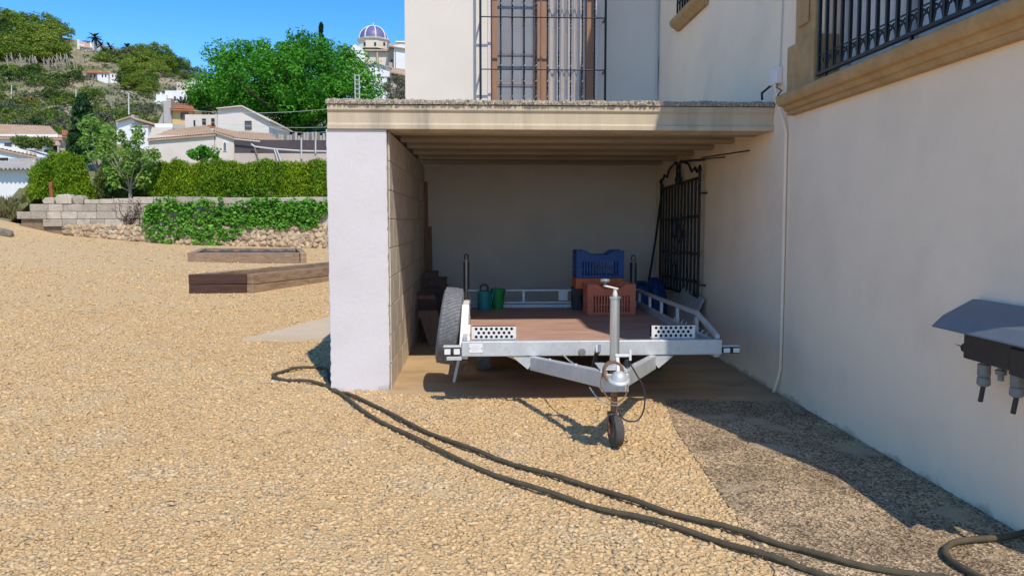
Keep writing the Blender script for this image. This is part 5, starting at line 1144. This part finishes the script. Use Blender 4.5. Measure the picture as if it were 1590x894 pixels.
t, Y = hill_house('terraced white house on the hill left of the big green tree', [('wall', 256, 290, 141, 158, 0, M['white_wall']), ('wall', 274, 300, 128, 142, 1.5, M['pink_wall']), ('wall', 296, 320, 126, 150, 1, M['white_wall']), ('wall', 242, 258, 147, 157, -.8, M['white_wall']), ('terrace', 240, 262, 156, 164, -1.4, M['white_wall']), ('chimney', 248, 251, 144, 148, .2, M['white_wall'])], 265, 160)
for px in (279, 286, 270): fdark(t, 'window', px, px + 3, 150, 156, Y - .02)
for i, (px, py, lab) in enumerate(((282, 166, 'small dark palm in front of the terraced white house'), (306, 172, 'small palm between the terraced white house and the big tree'))):
    palm(px, py - 12, 90, 3, lab, 30 + i, nf=20, fl=1.3, trunk_r=.12)

# ------------------------------------------------------------ trees and hedges of the middle distance
YT = 68
def sc_(px): return px * YT / 1148
base = at(455, 215, YT); t = thing('ficus_tree', 'huge dense bright green tree with a broad rounded crown', 'tree', tuple(base))
cp = []; rs = []
for (px, py, rx, ry, dp, nn) in ((448, 134, 122, 74, 6.5, 125), (450, 134, 85, 56, 4.5, 60), (345, 150, 46, 34, 3.4, 40), (366, 116, 46, 46, 4, 40), (548, 140, 44, 54, 3.4, 46), (480, 92, 60, 34, 4, 34), (495, 180, 42, 24, 3, 30), (410, 168, 60, 26, 3.5, 36)):
    c = at(px, py, YT); pts_ = crown_points(tuple(c), (sc_(rx), dp, sc_(ry)), nn, int(px), -.85); cp += list(pts_); rs += [rt.uniform(.62, 1.3) for _ in pts_]
cc_ = at(450, 140, YT)
for _ in range(90):
    d_ = np.array([rt.gauss(0, 1), rt.gauss(0, 1), rt.gauss(0, 1)]); d_ /= np.linalg.norm(d_); d_ *= rt.uniform(.1, .6); cp.append(np.array(cc_) + d_ * np.array([sc_(125), 5, sc_(78)])); rs.append(1.3)
V, F, tn = leaf_cloud(cp, rs, 120, .27, 31, aspect=.62, squash=.75, shell=.72, up=.45, nz=.40)
link('crown', np_mesh('crown', V - np.array(base), F, M['ficus'], tn), t)
q = MB(); rr_l = random.Random(2); limbs(q, base + Vector((0, 0, -2)), base + Vector((.3, 0, 2.2)), .45, [cp[i] for i in range(0, 185, 24)], rr_l); q.build('trunk', M['win_frame'], t, smooth=True)
def conifer(name, label, px, pt, pbm, wpx, Y, m, n, seed, leaf=.3):
    a = at(px, pbm, Y); b_ = at(px, pt, Y); H_ = b_.z - a.z; w_ = wpx * Y / 1148 / 2; r = np.random.default_rng(seed)
    tt = r.uniform(0, 1, n); ph = r.uniform(0, 6.28, n); prof = np.minimum(1, tt / .12) * (1 - tt) ** .62 * 1.12
    c = np.stack([a.x + np.cos(ph) * w_ * prof * r.uniform(.55, 1.0, n), a.y + np.sin(ph) * w_ * prof * r.uniform(.55, 1, n), a.z + tt * H_], 1)
    V, F, tn = leaf_cloud(c, [w_ * .22] * n, 26, leaf, seed, vert=.8, aspect=.4); t = thing(name, label, 'tree', tuple(a)); link('crown', np_mesh('crown', V - np.array(a), F, m, tn), t)
    q = MB(); q.tube([a + Vector((0, 0, -.5)), a + Vector((0, 0, H_ * .7))], [w_ * .18, w_ * .05], 6); q.build('trunk', M['trunk'], t, smooth=True)
conifer('cypress_tree', 'dark cypress left of the small gabled house', 131, 150, 250, 46, 46, M['cypress'], 240, 51)
conifer('cypress_tree', 'thin cypress tip rising above the big green tree', 500, 37, 120, 13, 110, M['cypress'], 150, 52, .5)
conifer('cypress_tree', 'small green conifer below the dark cypress, behind the round bush', 117, 196, 262, 30, 48, M['bush'], 60, 53)
def bushmass(name, label, cat, boxes, Y, m, n, seed, leaf=.2, vert=.9, depth=.8, group=None):
    r = np.random.default_rng(seed); cs = []
    for (px0, px1, pt, pbm, frac) in boxes:
        a = at(px0, pbm, Y); b_ = at(px1, pt, Y); k_ = int(n * frac)
        u = r.uniform(0, 1, k_); v = r.uniform(0, 1, k_) ** .85; x = a.x + (b_.x - a.x) * u; edge = np.minimum(u, 1 - u) * (b_.x - a.x)
        top = (b_.z - a.z) * (1 - .30 * np.exp(-edge / .30) + .05 * np.sin(x * 3.1 + seed) + .035 * np.sin(x * 7.3)); z = a.z + top * v
        cusp = np.abs(np.sin(x * 3.4 + .6 * np.sin(x * 1.3))); yy = Y + r.choice([-1, 1, -1], k_) * depth * .5 * r.uniform(.6, 1, k_) * (1 - .5 * v ** 3) * (.35 + .8 * cusp) + .12 * np.sin(x * 2.3); z = z - (b_.z - a.z) * .10 * (1 - cusp) * v ; cs.append(np.stack([x, yy, z], 1))
    cs = np.concatenate(cs); base = tuple(at((boxes[0][0] + boxes[-1][1]) / 2, boxes[0][3], Y)); t = thing(name, label, cat, base, group)
    V, F, tn = leaf_cloud(cs, [.17] * len(cs), 40, leaf, seed, vert=vert, aspect=.30, shell=.2, up=.5); link('foliage', np_mesh('foliage', V - np.array(base), F, m, tn), t)
    q = MB()
    for (px0, px1, pt, pbm, frac) in boxes:
        a = at(px0 + 6, pbm, Y); b_ = at(px1 - 6, pt, Y); nst = max(2, int((b_.x - a.x) / .8))
        for i in range(nst): x = a.x + (b_.x - a.x) * (i + .5) / nst; q.tube([(x, Y, a.z - .6), (x + .05, Y, a.z + (b_.z - a.z) * .75)], [.06, .02], 5)
    st_ = q.build('stems', M['trunk'], t); st_['kind'] = 'stuff'; return t
bushmass('hedge', 'long clipped conifer hedge growing along the top of the retaining wall', 'hedge', [(238, 570, 252, 310, 1)], 32.2, M['hedge'], 2250, 61, leaf=.12)
bushmass('hedge', 'dark end of hedge behind the young tree', 'hedge', [(153, 236, 254, 312, 1)], 33.0, M['bush'], 500, 63, leaf=.12)
bushmass('clipped_bush', 'large clipped yellow green bush at the broken end of the wall', 'bush', [(55, 130, 239, 312, .86), (122, 138, 272, 312, .14)], 32.3, M['hedge'], 900, 62, depth=1.6, leaf=.12)
# young broadleaf tree with a bare pale stem
tb = at(201, 312, 31.7); t = thing('young_tree', 'young leafy tree with a slim grey stem standing on the wall', 'tree', tuple(tb)); rr_y = random.Random(8)
cl = [(168, 225), (175, 243), (160, 238), (182, 262), (176, 282), (192, 240), (198, 225), (205, 246), (213, 262), (216, 280), (186, 212), (200, 272), (211, 236), (222, 250), (229, 244), (214, 205), (213, 218), (228, 270), (236, 258), (180, 276), (222, 285), (172, 268), (158, 222), (172, 208), (196, 258), (208, 278), (240, 240), (165, 255)]
cp = [np.array(at(px, py, 31.7 + rr_y.uniform(-.7, .7))) for px, py in cl]
V, F, tn = leaf_cloud(cp, [rr_y.uniform(.24, .36) for _ in cp], 135, .135, 71, aspect=.7, shell=.15, squash=1.2, up=1.0); link('crown', np_mesh('crown', V - np.array(tb), F, M['sapling'], tn), t)
q = MB(); limbs(q, tb + Vector((0, 0, -.3)), at(201, 281, 31.7), .075, [tuple(c) for c in cp[::2]], rr_y); q.build('trunk', M['pale_trunk'], t, smooth=True)
c = at(150, 225, 38); tree('lime_tree', 'light yellow green tree between the cypress and the young tree', 'tree', tuple(at(155, 300, 38)), 1.0, .12, tuple(c), (.75, .8, 1.4), 22, .34, 60, .17, M['sapling'], 81, low=-.9)
c = at(316, 240, 44); tree('leafy_bush', 'bright leafy bush in front of the cream house wall', 'bush', tuple(at(316, 262, 44)), .4, .06, tuple(c), (.75, .6, .42), 14, .3, 60, .22, M['ficus'], 82)
c = at(614, 138, 62); tree('olive_tree', 'grey green olive tree beside the house corner below the church', 'olive tree', tuple(at(614, 170, 62)), 1.0, .15, tuple(c), (.85, 1.0, 1.0), 24, .42, 60, .17, M['olive'], 83, low=-.9)
# dry grass in front of the shed
r = np.random.default_rng(90); n = 240; cs = np.stack([r.uniform(at(-60, 320, 33).x, at(66, 320, 33).x, n), r.uniform(31.3, 34.5, n), np.zeros(n)], 1); cs[:, 2] = hz(cs[:, 0], cs[:, 1]) + r.uniform(.05, .45, n)
V, F, tn = leaf_cloud(cs, [.24] * n, 40, .40, 91, aspect=.10, vert=.95); o = link('dry_grass', np_mesh('dry_grass', V, F, M['grass'], tn)); o['kind'] = 'stuff'; o['label'] = 'tall dry grass growing beside the broken end of the wall'
r = np.random.default_rng(92); n = 70; cs = np.stack([r.uniform(at(-10, 240, 50).x, at(40, 240, 50).x, n), r.uniform(52, 53, n), np.full(n, at(20, 222, 52.5).z) + r.uniform(-.2, .25, n)], 1)
V, F, tn = leaf_cloud(cs, [.25] * n, 24, .3, 93, aspect=.3); o = link('roof_plants', np_mesh('roof_plants', V, F, M['bush'], tn)); o['kind'] = 'stuff'; o['label'] = 'dark plants growing along the edge above the low white house'
